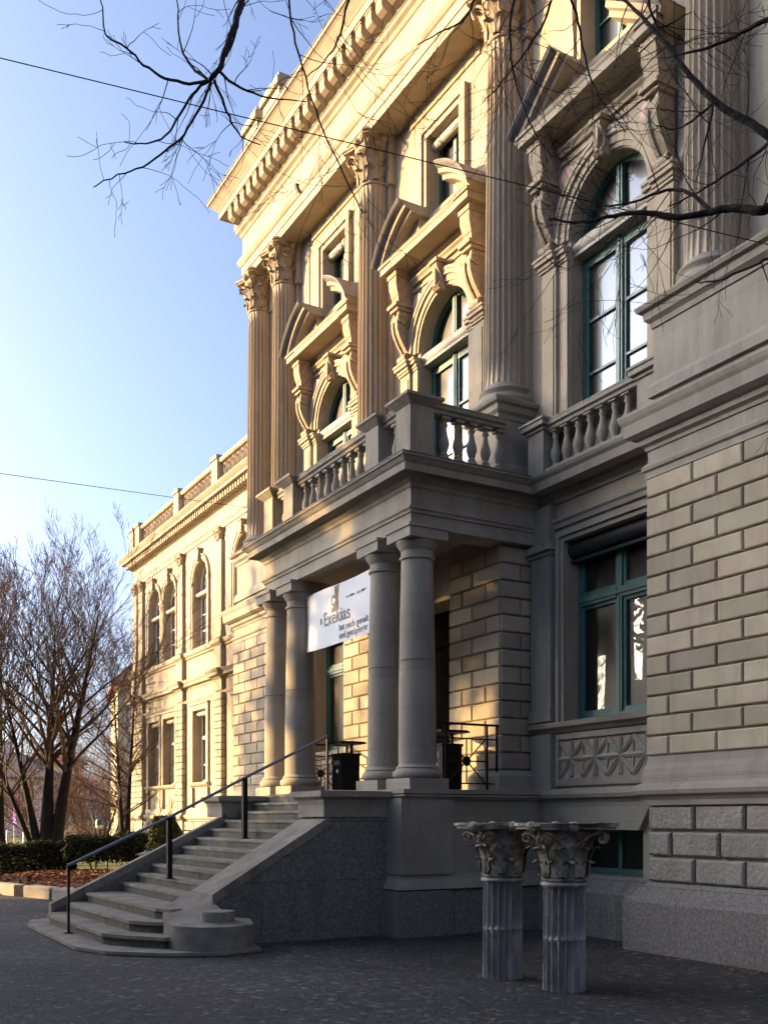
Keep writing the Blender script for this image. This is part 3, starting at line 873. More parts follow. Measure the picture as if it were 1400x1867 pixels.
for ya in (13.38, 14.45):
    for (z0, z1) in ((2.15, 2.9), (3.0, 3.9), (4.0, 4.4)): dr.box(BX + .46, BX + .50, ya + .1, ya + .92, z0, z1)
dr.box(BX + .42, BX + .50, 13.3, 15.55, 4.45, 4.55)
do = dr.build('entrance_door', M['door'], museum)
hd = MB(); hd.tube([(BX + .40, 14.38, 2.95), (BX + .38, 14.38, 3.0), (BX + .38, 14.38, 3.25), (BX + .40, 14.38, 3.3)], .015, 6); hd.build('handle', M['steel'], do)
# wall beside the door at bays, seen through the columns
# porch platform
pf = MB()
pf.box(7.02, W, 11.78, 16.90, 0, 1.88)
pf.sweep([(-.3, 1.86), (.0, 1.86), (.02, 1.89), (.05, 1.90), (.05, 1.925), (.02, 1.93), (.06, 1.94), (.06, 2.0), (-.3, 2.0)], [(W, 11.74), (7.06, 11.74), (7.06, 16.94), (W, 16.94)])
pf.box(7.2, W, 11.9, 16.8, 1.88, 1.998)
pf.sweep([(-.1, .60), (.10, .64), (.08, .70), (.03, .78), (.01, .84), (-.1, .84)], [(W, 11.78), (7.02, 11.78), (7.02, 13.0)])
po = pf.build('porch_platform', G_, museum)
pg = MB(); pg.box(6.90, 7.75, 11.66, 13.0, -.1, .62); pg.box(7.75, W, 11.72, 12.5, -.1, .60); pg.build('plinth', M['granite'], po)
pg = MB(); pg.box(6.90, W, 15.7, 17.0, -.1, .62); pg.build('plinth', M['granite'], po)
# corner pier under the columns
cp = MB()
cp.box(6.99, 7.83, 11.73, 13.0, .84, 1.86); cp.build('corner_die', G_, po)

# ---- balustrades
def baluster(h):
    pr = [(.072, 0), (.072, .035), (.05, .05), (.06, .075), (.05, .10), (.042, .12), (.062, .20), (.077, .28), (.070, .36), (.048, .46), (.036, .56), (.034, .60), (.05, .63), (.05, .655), (.036, .67), (.045, .71), (.058, .735)]
    mb = MB(); mb.lathe([(r, z * h / .80) for r, z in pr], seg=14); mb.box(-.075, .075, -.075, .075, -.06, 0); mb.box(-.07, .07, -.07, .07, .735 * h / .8, h)
    return mb
BZ, RZ = 6.62, 7.20
bal = baluster(RZ - BZ).build('baluster', G_, museum, 40)
def rail(pts, z0, z1):
    mb = MB(); h = z1 - z0
    mb.sweep([(-.11, z0), (.09, z0), (.10, z0 + .3 * h), (.135, z0 + .45 * h), (.14, z0 + .75 * h), (.15, z1 - .01), (.15, z1), (0, z1 + .012), (-.15, z1), (-.15, z0 + .5 * h), (-.11, z0 + .4 * h)], pts)
    return mb
bx = PX + .16                                                # balustrade axis in front
by0, by1 = PY0 + .10, PY1 - .10
placed = False
def put_baluster(x, y, z=BZ):
    global placed
    if not placed: bal.location = (x, y, z); placed = True
    else: dup(bal, museum, (x, y, z))
def balcony_post(x, y, hx=.17, hy=.17):
    mb = MB()
    mb.box(x - hx, x + hx, y - hy, y + hy, 6.45, 7.25)
    mb.box(x - hx - .03, x + hx + .03, y - hy - .03, y + hy + .03, 6.451, 6.60)
    mb.frustum((x - hx - .01, x + hx + .01, y - hy - .01, y + hy + .01), 7.251, (x - hx - .10, x + hx + .10, y - hy - .10, y + hy + .10), 7.33)
    mb.box(x - hx - .11, x + hx + .11, y - hy - .11, y + hy + .11, 7.331, 7.37)
    mb.frustum((x - hx - .11, x + hx + .11, y - hy - .11, y + hy + .11), 7.371, (x - .05, x + .05, y - .05, y + .05), 7.42)
    return mb.build('balcony_post', G_, museum)
for y in (12.02, 12.90, 15.82, 16.66): balcony_post(bx + .02, y, .19, .19)
ra = rail([(bx, 12.15), (bx, 16.55)], RZ + .001, 7.325)
m1 = rail([(8.79, by0), (bx + .2, by0)], RZ + .001, 7.325); ra.add(m1.v, m1.f)
m1 = rail([(bx + .2, by1), (8.79, by1)], RZ + .001, 7.325); ra.add(m1.v, m1.f)
ra.box(bx - .14, bx + .14, 12.2, 16.5, 6.455, 6.56); ra.box(bx + .2, 8.79, by0 - .13, by0 + .13, 6.455, 6.56); ra.box(bx + .2, 8.79, by1 - .13, by1 + .13, 6.455, 6.56)
ra.build('balcony_rail', G_, museum)
for i in range(9): put_baluster(bx, 13.28 + i * (15.44 - 13.28) / 8)
put_baluster(bx, 12.46); put_baluster(bx, 16.25)
for i in range(5):
    x = bx + .44 + i * .235
    put_baluster(x, by0); put_baluster(x, by1)
# window balustrades of bays A and C
for yc in (BAYS[0], BAYS[2]):
    rb = MB()
    for sg in (-1, 1):
        y = yc + sg * 1.12
        if yc == BAYS[0] and sg < 0: y = 9.32
        rb.box(W - .34, W, y - .17, y + .17, 6.455, 7.08)
        rb.box(W - .37, W, y - .20, y + .20, 7.081, 7.13); rb.box(W - .42, W, y - .25, y + .25, 7.131, 7.20); rb.box(W - .44, W, y - .27, y + .27, 7.201, 7.235)
    m1 = rail([(W - .20, yc - .93), (W - .20, yc + .93)], 7.06, 7.185); rb.add(m1.v, m1.f)
    rb.box(W - .32, W - .05, yc - .93, yc + .93, 6.456, 6.52)
    rb.build('window_rail', G_, museum)
for yc in (BAYS[0], BAYS[2]):
    for i in range(8): 
        y = yc - .84 + i * 1.68 / 7
        if yc == BAYS[0] and y < 9.6: continue
        put_baluster(W - .20, y, 6.58 - .1 + .02)

# ================================================================== ENTRANCE STAIRCASE
stairs = thing('entrance_staircase', 'worn stone entrance stairs flanked by sloping granite cheek walls and ending in a round scroll', 'stairs', (0, 0, 0))
NST = 15
def nose(n): return 4.36 + (n - 5) * .243, .05 + .139 * (n - 1)
for n in range(1, NST + 1):
    mb = MB()
    x, z = nose(n)
    r = .139
    if n == 1:
        poly = [(2.90, 15.55), (2.89, 12.55), (3.10, 11.95), (3.6, 11.45), (4.25, 11.16), (4.8, 11.3), (5.0, 12.2), (5.0, 16.4), (3.6, 16.5), (3.05, 16.2)]
    elif n == 2:
        poly = [(3.17, 15.5), (3.22, 12.6), (3.42, 12.2), (3.75, 11.75), (4.6, 12.0), (4.8, 12.9), (4.8, 15.9), (3.6, 16.0), (3.27, 15.9)]
    elif n == 3:
        poly = [(3.48, 15.6), (3.56, 12.6), (3.72, 12.3), (3.9, 12.1), (4.8, 12.5), (4.8, 15.86), (3.6, 15.86)]
    elif n == 4:
        poly = [(3.80, 15.8), (3.90, 12.6), (4.02, 12.35), (4.8, 12.4), (4.8, 15.86), (3.9, 15.86)]
    else:
        poly = [(x, 15.9), (x, 12.84), (min(x + .7, 7.12), 12.84), (min(x + .7, 7.12), 15.9)]
    c = sum((Vector(p) for p in poly), Vector((0, 0))) / len(poly)
    def inset(d): return [tuple(Vector(p) + (c - Vector(p)).normalized() * d) for p in poly]
    o = .03
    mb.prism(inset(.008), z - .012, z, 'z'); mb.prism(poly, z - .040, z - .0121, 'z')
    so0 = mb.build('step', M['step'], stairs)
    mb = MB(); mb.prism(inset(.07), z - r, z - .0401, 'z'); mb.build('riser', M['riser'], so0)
# cheek walls
def cheek(ya, yb, top_label):
    wm_ = MB(); cp = MB()
    x1 = 7.0; x0 = 6.02
    # wall below
    if top_label == 'r': q0, q1 = (4.47, .65), (6.10, 1.625)
    else: q0, q1 = (3.30, .31), (6.10, 1.67)
    yo = yb if top_label == 'r' else ya + .17
    side = [(q0[0], -.05), (7.0, -.05), (7.0, 1.78), (q1[0], 1.78), (q1[0], q1[1] - .13), (q0[0], q0[1] - .13)]
    wm_.prism(side, ya + .012, yo - .012, 'y')
    wo = wm_.build('cheek_wall', M['granite'], stairs)
    # sloping coping
    top = [(q0[0], q0[1] - .129), (q1[0], q1[1] - .129), q1, q0]
    cp.prism(top, ya, yo, 'y')
    if top_label == 'r':
        jx = 5.0; jz = q0[1] + (jx - q0[0]) * (q1[1] - q0[1]) / (q1[0] - q0[0])
    cp.build('coping', M['step'], stairs)
    bl = MB()
    bl.box(x0, x1, ya, yb, 1.62, 1.80)
    pth = [(x1 + .02, ya), (x0, ya), (x0, yb), (x1 + .02, yb)]
    bl.sweep([(-.2, 1.80), (.01, 1.80), (.02, 1.85), (.05, 1.87), (.05, 1.885), (.09, 1.89), (.09, 1.97), (-.3, 1.99)], pth)
    bl.box(x0 + .1, x1, ya + .1, yb - .1, 1.8, 1.975)
    bl.build('cap_block', G_, stairs)
cheek(12.10, 12.90, 'r'); cheek(15.86, 16.55, 'l')
# scroll at the foot of the right cheek
sc = MB()
inner, outer = [], []
for i in range(15):
    q = i / 14
    a = PI / 2 + q * PI / 2
    inner.append((4.465 + .645 * math.cos(a), 11.75 + 1.15 * math.sin(a)))
    outer.append((4.465 + .10 * q, 12.10 - q * .25))
for i in range(12):
    a = PI + (i + 1) / 12 * PI
    inner.append((4.32 + .50 * math.cos(a), 11.75 + .52 * math.sin(a)))
    outer.append((4.565 - .2 * (i + 1) / 12, 11.85))
def ztop(x, y):
    s1 = max(0, min(1, (y - 11.60) / .75)); s2 = max(0, min(1, (x - 3.75) / .72))
    s1 = s1 * s1 * (3 - 2 * s1)
    return .335 + .315 * s1 * s2
vs = []
for (a, b2) in zip(inner, outer):
    za = ztop(*a); zb2 = ztop(*b2)
    vs += [(a[0], a[1], -.05), (a[0], a[1], za), (b2[0], b2[1], zb2), (b2[0], b2[1], -.05)]
fs = []
n = len(inner)
for i in range(n - 1):
    for j in range(3): fs.append((i * 4 + j, i * 4 + j + 1, (i + 1) * 4 + j + 1, (i + 1) * 4 + j))
fs.append((0, 1, 2, 3)); fs.append(((n - 1) * 4, (n - 1) * 4 + 3, (n - 1) * 4 + 2, (n - 1) * 4 + 1))
sc.add(vs, fs)
sc.lathe([(.505, -.05), (.505, .315), (.49, .332), (.01, .334)], 4.33, 11.74, 40)
so_ = sc.build('scroll', M['step'], stairs, 35)
kn = MB(); kn.lathe([(.205, .30), (.205, .475), (.195, .49), (.01, .495)], 4.36, 11.63, 32); kn.build('scroll_eye', M['step'], so_, 35)

# handrail
hr = thing('handrail', 'black iron handrail with steel top bar running up the middle of the entrance stairs', 'handrail', (3.15, 14.05, .05))
def H(x, z): return (x - 3.15, 0, z - .05)
mb = MB(); mb.tube([H(3.15, .97), H(4.55, 1.62), H(5.69, 2.20), H(7.05, 2.87)], .022, 8); mb.build('top_bar', M['steel'], hr)
for (x, zb, zt, wd) in ((3.15, .05, .97, .016), (4.55, .745, 1.62, .034), (5.69, 1.30, 2.20, .034), (7.05, 1.99, 2.87, .016)):
    mb = MB(); q = H(x, 0)
    mb.box(q[0] - wd, q[0] + wd, -wd, wd, zb - .05, zt - .055); po_ = mb.build('post', M['iron'], hr)
    mb = MB(); mb.box(q[0] - .06, q[0] + .06, -.06, .06, zb - .05, zb - .038); mb.build('base_plate', M['iron'], po_)

# ================================================================== BANNER
ban = thing('banner', 'white cloth exhibition banner with grey lettering strung between the porch columns', 'banner', (7.42, 14.33, 4.88))
nx, nz = 24, 12; y0, y1 = 15.56, 13.16
def bpt(u, v, off=0):         # u 0..1 left to right (towards -Y), v 0..1 bottom to top
    y = y0 + (y1 - y0) * u
    z = (4.40 + .0 * u) + v * (.94) + .015 * math.sin(PI * u) * (-1)
    x = .012 * math.sin(9 * u + 2 * v) + .01 * math.sin(4 * v + 3 * u) - off
    return (x, y - 14.33, z - 4.88)
mb = MB()
for off in (.003, -.003):
    vs = [bpt(i / nx, j / nz, off) for i in range(nx + 1) for j in range(nz + 1)]
    fs = [(i * (nz + 1) + j, (i + 1) * (nz + 1) + j, (i + 1) * (nz + 1) + j + 1, i * (nz + 1) + j + 1) for i in range(nx) for j in range(nz)]
    mb.add(vs, fs)
mb.build('cloth', M['banner'], ban, 60)
mb = MB()
for (u, v, du, dv) in ((0, 0, -.05, -.05), (0, 1, -.05, .04), (1, 0, .05, -.04), (1, 1, .05, .04)):
    a = bpt(u, v); b2 = (a[0], a[1] + (y1 - y0) * du, a[2] + dv); mb.tube([a, b2], .005, 5)
mb.build('cord', M['wire'], ban)
def text(s, size, u, v, name='lettering', m='ink', bold=0):
    cu = bpy.data.curves.new(name, 'FONT'); cu.body = s; cu.size = size; cu.extrude = .002; cu.offset = bold
    o = bpy.data.objects.new(name, cu); col.objects.link(o)
    bpy.context.view_layer.update()
    me = bpy.data.meshes.new_from_object(o.evaluated_get(bpy.context.evaluated_depsgraph_get()))
    bpy.data.objects.remove(o)
    L = abs(y1 - y0)
    for vx in me.vertices:
        uu, vv = u + vx.co.x / L, v + vx.co.y / .94
        p = bpt(uu, vv, .007 + vx.co.z)
        vx.co = p
    me.materials.clear(); me.materials.append(M[m])
    t = bpy.data.objects.new(name, me); col.objects.link(t); t.parent = ban
    return t
text('\u00bb', .20, .205, .42); text('Exekias', .31, .27, .36, bold=.002)
text('hat mich gemalt', .148, .50, .20); text('und get\u00f6pfert\u00ab', .148, .50, .065)
text('9. 3. 2018  \u2013  31. 3. 2019', .062, .60, .70)
pm = MB()                    # picture of a vase fragment
def flat(poly):
    st = [bpt(.40 + a, b2, .006) for a, b2 in poly]; bk = [bpt(.40 + a, b2, .0045) for a, b2 in poly]; n = len(poly)
    pm.add(st + bk, [tuple(range(n)), tuple(range(n, 2 * n))[::-1]] + [(i, (i + 1) % n, n + (i + 1) % n, n + i) for i in range(n)])
flat([(.04, .97), (.10, .99), (.10, .56), (.0, .54), (.005, .62), (.055, .66), (.06, .80), (.045, .86)])
hd = [(.03 + .032 * math.cos(a), .74 + .10 * math.sin(a)) for a in [R(20 + i * 32) for i in range(11)]]
for i in range(10):
    a, b2 = hd[i], hd[i + 1]; c = (.03, .74)
    f = lambda p, k: (c[0] + (p[0] - c[0]) * k, c[1] + (p[1] - c[1]) * k)
    flat([a, b2, f(b2, .55), f(a, .55)])
pm.build('printed_picture', M['ink2'], ban)

# ================================================================== PORCH RAILINGS AND BINS
def railing(y, label):
    t = thing('iron_railing', label, 'railing', (7.72, y, 2.0), 0, 'iron railings at the sides of the porch')
    f = MB(); L = 1.05
    f.box(-.02, L + .06, -.022, .022, .93, .96)
    for x in (0, .17, L - .17, L): f.box(x - .012, x + .012, -.012, .012, 0, .93)
    for z in (.10, .74): f.box(0, L, -.01, .01, z - .01, z + .01)
    f.build('frame', M['iron'], t)
    s = MB(); cx, cz = L / 2, .42
    for k in range(8):
        a = k * PI / 4; r = .33 if k % 2 == 0 else .45
        dx = max(-L / 2 + .17, min(L / 2 - .17, r * math.cos(a))); dz = max(-.31, min(.31, r * math.sin(a)))
        s.tube([(cx, 0, cz), (cx + dx, 0, cz + dz)], .011, 5)
    st = len(s.v); s.lathe([(.01, -.02), (.05, -.02), (.075, 0), (.05, .02), (.01, .02)], seg=12)
    s.xf(Matrix.Translation((cx, 0, cz)) @ Matrix.Rotation(R(90), 4, 'X'), st)
    s.build('star_panel', M['iron'], t)
    k = MB(); k.tube([(L + .05, 0, .945)] + [(L + .06 + .035 * math.sin(a), 0, .905 + .04 * math.cos(a)) for a in [i * .6 for i in range(9)]], .011, 6); k.build('rail_scroll', M['iron'], t)
    return t
railing(12.02, 'black wrought iron railing behind the right pair of porch columns')
railing(16.70, 'black wrought iron railing with star panel behind the left pair of porch columns')
def bin_(x, y, label):
    t = thing('litter_bin', label, 'litter bin', (x, y, 2.0), 0, 'litter bins in the porch')
    b = MB(); b.box(-.17, .17, -.18, .18, .03, .66); b.box(-.185, .185, -.195, .195, .661, .70); b.box(-.15, .15, -.16, .16, 0, .03); b.build('body', M['iron'], t)
    b = MB(); b.box(-.176, -.1705, -.10, .10, .50, .58); b.build('slot', M['lead'], t)
    b = MB(); b.lathe([(.01, 0), (.035, 0), (.035, .004), (.01, .004)], seg=14); b.xf(Matrix.Translation((-.171, -.02, .40)) @ Matrix.Rotation(R(-90), 4, 'Y')); b.build('sticker', M['white'], t)
    b = MB(); b.box(.09, .13, -.02, .02, .70, .86); b.build('roof_post', M['iron'], t)
    b = MB(); b.box(-.24, .26, -.26, .26, .86, .885); b.box(-.22, .24, -.24, .24, .886, .90); b.build('roof_plate', M['iron'], t)
bin_(8.05, 15.35, 'black litter bin with raised lid between the left and right porch columns')
bin_(8.30, 12.65, 'black litter bin with raised lid half hidden behind the rightmost porch column')

# ================================================================== ANCIENT STUB COLUMNS
def stub(x, y, rz, hs, joint, label):
    t = thing('ancient_column', label, 'column', (x, y, 0), rz, 'short ancient columns on the cobbles')
    a = MB(); a.fluted(.200, .198, -.05, joint - .004, nf=18, depth=.21, rows=10, jitter=.0025)
    a.fluted(.197, .192, joint + .004, hs - .03, nf=18, depth=.21, rows=10, jitter=.0025)
    a.lathe([(.17, joint - .02), (.17, joint + .02)], seg=20)
    a.build('shaft', M['marble'], t, 50)
    b = MB(); b.lathe([(.185, hs - .032), (.21, hs - .03), (.222, hs - .012), (.215, hs + .008), (.19, hs + .012)], seg=32); b.build('neck_ring', M['marble'], t, 50)
    c = corinthian(.195, .545, .50)
    c.v = [(p[0] + random.uniform(-.006, .006), p[1] + random.uniform(-.006, .006), p[2] + random.uniform(-.004, .004)) for p in c.v]
    co = c.build('capital', M['old_capital'], t, 50); co.location = (0, 0, hs + .01)
    return t
stub(6.13, 8.30, R(-18), 1.0, .50, 'slimmer ancient fluted marble stub with grey-green carved capital, farther of the two')
stub(6.19, 7.42, R(-24), 1.0, .48, 'ancient fluted marble stub with brown stained capital, nearer of the two')
# ================================================================== WEST WING OF THE MUSEUM
WX = 12.8
WY0, WY1 = 22.7, 44.4
wing = museum
wins = [(27.45, .75), (31.65, .75), (35.85, .75), (39.42, .72), (41.40, .72)]
wl = MB()
def hrow(z0, z1, half):
    ys = [WY0] + [q for c, h in wins for q in (c - half, c + half)] + [WY1]
    for i in range(0, len(ys), 2): wl.box(WX, WX + .6, ys[i], ys[i + 1], z0, z1)
wl.box(WX, WX + .6, WY0, WY1, 1.85, 2.95); hrow(2.95, 5.58, .70)
wl.box(WX, WX + .6, WY0, WY1, 5.58, 7.95); hrow(7.95, 10.33, .75)
wl.box(WX, WX + .6, WY0, WY1, 11.5, 12.95)
for c, h in wins:
    for sg in (-1, 1):
        lim = 1.0 if c > 38 else 2.1
        a = arc(c, 10.33, .75, 90, 90 - 90 * sg, 10)
        wl.prism(a + [(c + sg * lim, 10.33), (c + sg * lim, 11.499), (c, 11.499)], WX, WX + .6, 'x')
wl.box(WX, WX + .6, 42.4, WY1, 10.33, 11.5); wl.box(WX, WX + .6, WY0, 25.35, 10.33, 11.5); wl.box(WX + .001, WX + .6, 37.9, 38.45, 10.33, 11.5)
wl.box(WX + .6, WX + 9, WY1 - .4, WY1, 0, 12.9)
wl.build('wing_wall', S, museum)
iw = MB(); iw.box(WX + 1.4, WX + 1.5, WY0, WY1 - .4, 0, 12.5); iw.box(WX + .61, WX + 1.4, WY0, WY1 - .4, 6.4, 6.5); iw.build('wing_inner_wall', M['plaster_grey'], museum)
# windows
def wing_window(up):
    f = MB(); z0, z1, h = (7.95, 10.33, .75) if up else (2.95, 5.58, .70)
    f.box(.24, .32, -h, -h + .07, z0, z1); f.box(.24, .32, h - .07, h, z0, z1); f.box(.24, .32, -h + .07, h - .07, z0, z0 + .08)
    f.box(.22, .32, -.05, .05, z0 + .08, z1 + (.68 if up else -.06))
    if up:
        for sg in (-1, 1):
            f.prism(arc(0, z1, h, 90, 90 - 90 * sg, 8) + arc(0, z1, h - .07, 90, 90 - 90 * sg, 8)[::-1], .24, .32, 'x')
        f.box(.25, .31, -h + .07, h - .07, 9.85, 9.95)
    else: f.box(.24, .32, -h + .07, h - .07, z1 - .06, z1); f.box(.22, .32, -h + .07, h - .07, 4.55, 4.66)
    for z in ((8.6, 9.2) if up else (3.6,)): f.box(.26, .31, -h + .07, h - .07, z - .018, z + .018)
    fo = f.build('arched_window' if up else 'ground_floor_window', M['white'], museum)
    p = MB()
    if up:
        p.prism([(-h + .07, z0 + .08), (h - .07, z0 + .08)] + arc(0, z1, h - .07, 0, 180, 14), .29, .295, 'x')
    else: p.box(.29, .295, -h + .07, h - .07, z0 + .08, z1 - .06)
    p.build('pane', M['glass_dim'], fo)
    s = MB(); zt = 9.93 if up else z1 - .10
    s.prism([(.13 + .10 * math.cos(R(a)), zt + .09 * math.sin(R(a))) for a in range(0, 360, 30)], -h + .005, h - .005, 'y')
    s.build('roller_shutter', M['shutter'], fo, 50)
    return fo
u0 = wing_window(True); l0 = wing_window(False)
for i, (c, h) in enumerate(wins):
    if i == 0: u0.location = (WX + .02, c, 0); l0.location = (WX + .02, c, 0)
    else: dup(u0, museum, (WX + .02, c, 0)); dup(l0, museum, (WX + .02, c, 0))
# mouldings
wm = MB()
P = [(WX, WY0), (WX, WY1), (WX + 8, WY1)]
wm.sweep([(-.05, 11.72), (.04, 11.72), (.04, 11.86), (.08, 11.90), (.10, 11.96), (.10, 11.99), (.02, 12.0), (.02, 12.42), (.06, 12.46), (.12, 12.48), (.12, 12.50), (.16, 12.505), (.16, 12.72), (.48, 12.725), (.48, 12.82), (.52, 12.85), (.60, 12.93), (.62, 12.97), (-.05, 12.99)], P)
wm.sweep([(-.05, 7.62), (.06, 7.62), (.08, 7.68), (.14, 7.72), (.16, 7.80), (.16, 7.84), (.06, 7.90), (-.05, 7.92)], P)
wm.sweep([(-.05, 6.46), (.03, 6.46), (.05, 6.52), (.10, 6.56), (.20, 6.565), (.20, 6.66), (.24, 6.70), (.27, 6.76), (.27, 6.79), (-.05, 6.86)], P)
wm.sweep([(-.05, 5.96), (.03, 5.96), (.05, 6.0), (.07, 6.03), (.07, 6.07), (-.05, 6.07)], P)
wm.sweep([(-.3, 1.50), (.06, 1.50), (.08, 1.55), (.17, 1.60), (.20, 1.66), (.17, 1.72), (.09, 1.76), (.06, 1.86), (.02, 1.98), (-.3, 1.99)], P)
wm.sweep([(-.3, -.1), (.22, -.1), (.22, .55), (.12, .72), (.08, .78), (-.3, .78)], P)
wm.build('wing_mouldings', S, museum)
dn = MB(); dn.box(-.36, -.155, -.115, 0, 12.512, 12.715); d1 = None; y = WY1 + .1
while y > 28.4:
    if d1 is None: d1 = dn.build('dentil', S, museum); d1.location = (WX, y, 0)
    else: dup(d1, museum, (WX, y, 0))
    y -= .235
rkw = MB(); rustic(rkw, (WX - .06, WY1 + .06), (0, -1), (-1, 0), WY1 - WY0, [.78, 1.14, 1.50], .95, (.95, .48), gap=.035, p=.04)
rkw.build('wing_base', M['rock'], museum)
# giant pilasters upstairs, quoined pilasters downstairs
pils = [44.0, 43.15, 37.90, 33.75, 29.55, 25.35]
for y in pils:
    pw = MB(); qn = MB()
    pw.box(WX - .12, WX, y - .28, y + .28, 7.93, 11.30); pw.box(WX - .16, WX, y - .32, y + .32, 7.93, 8.12)
    pw.box(WX - .16, WX, y - .34, y + .34, 6.86, 7.62)
    pw.sweep([(.0, 7.62), (.08, 7.68), (.14, 7.72), (.16, 7.80), (.16, 7.84), (.0, 7.92)], [(WX, y - .34), (WX - .12, y - .34), (WX - .12, y + .34), (WX, y + .34)])
    pw.sweep([(.0, 6.46), (.10, 6.56), (.20, 6.565), (.20, 6.66), (.24, 6.70), (.27, 6.76), (.27, 6.79), (.0, 6.86)], [(WX, y - .34), (WX - .16, y - .34), (WX - .16, y + .34), (WX, y + .34)])
    pw.box(WX - .14, WX, y - .36, y + .36, 6.07, 6.46)
    pw.build('wing_pilaster', S, museum); pw = MB()
    pw.sweep([(.0, 1.50), (.08, 1.55), (.17, 1.60), (.20, 1.66), (.17, 1.72), (.09, 1.76), (.06, 1.86), (.02, 1.98), (.0, 1.99)], [(WX, y - .42), (WX - .14, y - .42), (WX - .14, y + .42), (WX, y + .42)])
    pw.box(WX - .16, WX, y - .42, y + .42, 0, 1.5)
    zz = [1.99 + .25 * i for i in range(17)]
    rustic(qn, (WX - .14, y + .40), (0, -1), (-1, 0), .80, zz, .5, (.8, .45), p=.03)
    rustic(qn, (WX - .14, y - .40), (1, 0), (0, -1), .14, zz, .5, (.5, .5), p=.03, back=.1)
    rustic(qn, (WX - .14, y + .40), (1, 0), (0, 1), .14, zz, .5, (.5, .5), p=.03, back=.1)
    pw.build('pilaster_base', S, museum); qn.build('quoined_pilaster', M['rustic'], museum)
# window surrounds of the wing
for c, h in wins:
    ws = MB()
    for (r0, r1, x) in ((.755, .80, .03), (.801, .95, .06), (.951, .99, .085)):
        for sg in (-1, 1):
            ws.prism(arc(c, 10.33, r1, 90, 90 - 90 * sg, 12) + arc(c, 10.33, r0, 90, 90 - 90 * sg, 12)[::-1], WX - x, WX, 'x')
            ws.box(WX - x, WX, *sorted((c + sg * r0, c + sg * r1)), 7.93, 10.33)
    ws.prism([(c - .09, 11.06), (c + .09, 11.06), (c + .14, 11.46), (c - .14, 11.46)], WX - .17, WX, 'x'); ws.box(WX - .20, WX, c - .17, c + .17, 11.461, 11.52)
    ws.box(WX - .10, WX, c - 1.0, c - .76, 10.28, 10.40); ws.box(WX - .10, WX, c + .76, c + 1.0, 10.28, 10.40)
    ws.build('arch_surround', S, museum); ws = MB()
    for sg in (-1, 1):
        ws.box(WX - .08, WX, *sorted((c + sg * .71, c + sg * .92)), 2.95, 5.60)
        ws.box(WX - .10, WX, *sorted((c + sg * .71, c + sg * .92)), 2.0, 2.75)
    ws.box(WX - .08, WX, c - .92, c + .92, 5.601, 5.80); ws.box(WX - .13, WX, c - .97, c + .97, 5.801, 5.86)
    ws.sweep([(0, 2.76), (.10, 2.80), (.16, 2.86), (.17, 2.92), (0, 2.945)], [(WX, c - 1.0), (WX, c + 1.0)])
    ws.build('wing_window_surround', S, museum)
ws = MB(); ws.lathe([(.16, 7.95), (.16, 8.05), (.12, 8.1), (.11, 9.9), (.14, 9.95), (.19, 10.1), (.19, 10.2)], WX + .05, 40.41, 14)
ws.build('window_colonnette', S, museum)
wcap = corinthian(.20, .42, .36).build('pilaster_capital', M['carved'], museum, 45)
for i, y in enumerate(pils):
    if i == 0: wcap.location = (WX - .02, y, 11.30); wcap.scale = (.75, 1.25, 1)
    else: dup(wcap, museum, (WX - .02, y, 11.30), scale=(.75, 1.25, 1))
# roof balustrade: pierced interlace panels between posts
bp = MB(); bp.sweep([(-.14, 12.98), (.14, 12.98), (.14, 13.12), (-.14, 13.12)], [(WX - .05, WY0), (WX - .05, WY1 - .2)]); bp.sweep([(-.13, 13.93), (.12, 13.93), (.16, 13.98), (.16, 14.06), (-.13, 14.06)], [(WX - .05, WY0), (WX - .05, WY1 - .2)])
bp.build('roof_rail', S, museum)
posts = [44.0, 43.1, 37.90, 33.75, 29.55]
pm2 = MB(); pm2.box(-.22, .22, -.28, .28, 12.98, 14.07); pm2.box(-.27, .27, -.33, .33, 14.071, 14.20); q0 = pm2.build('roof_post', S, museum)
for i, y in enumerate(posts):
    if i == 0: q0.location = (WX - .05, y, 0)
    else: dup(q0, museum, (WX - .05, y, 0))
ROOF = M['carved']
for (a, b2) in ((43.38, 42.82), (42.82, 38.18), (37.62, 34.03), (33.47, 29.83)):
    if a - b2 < 1: continue
    lt = MB(); n = round((a - b2) / .42); d = (a - b2) / n
    for i in range(n):
        c = a - (i + .5) * d
        ring = [(WX - .05, c + d * .50 * math.cos(t), 13.525 + .36 * math.sin(t)) for t in [k * PI / 8 for k in range(17)]]
        lt.tube(ring, .045, 4)
        lt.tube([(WX - .05, c - d * .5, 13.14), (WX - .05, c + d * .5, 13.92)], .04, 4); lt.tube([(WX - .05, c + d * .5, 13.14), (WX - .05, c - d * .5, 13.92)], .04, 4)
    lt.build('roof_lattice', S, museum)
rf = MB(); rf.prism([(WX + .3, 12.9), (WX + .3, 13.0), (WX + 5, 14.4), (WX + 9, 13.0), (WX + 9, 12.9)], WY0, WY1 - .3, 'y'); rf.build('wing_roof', M['roofdark'], museum)
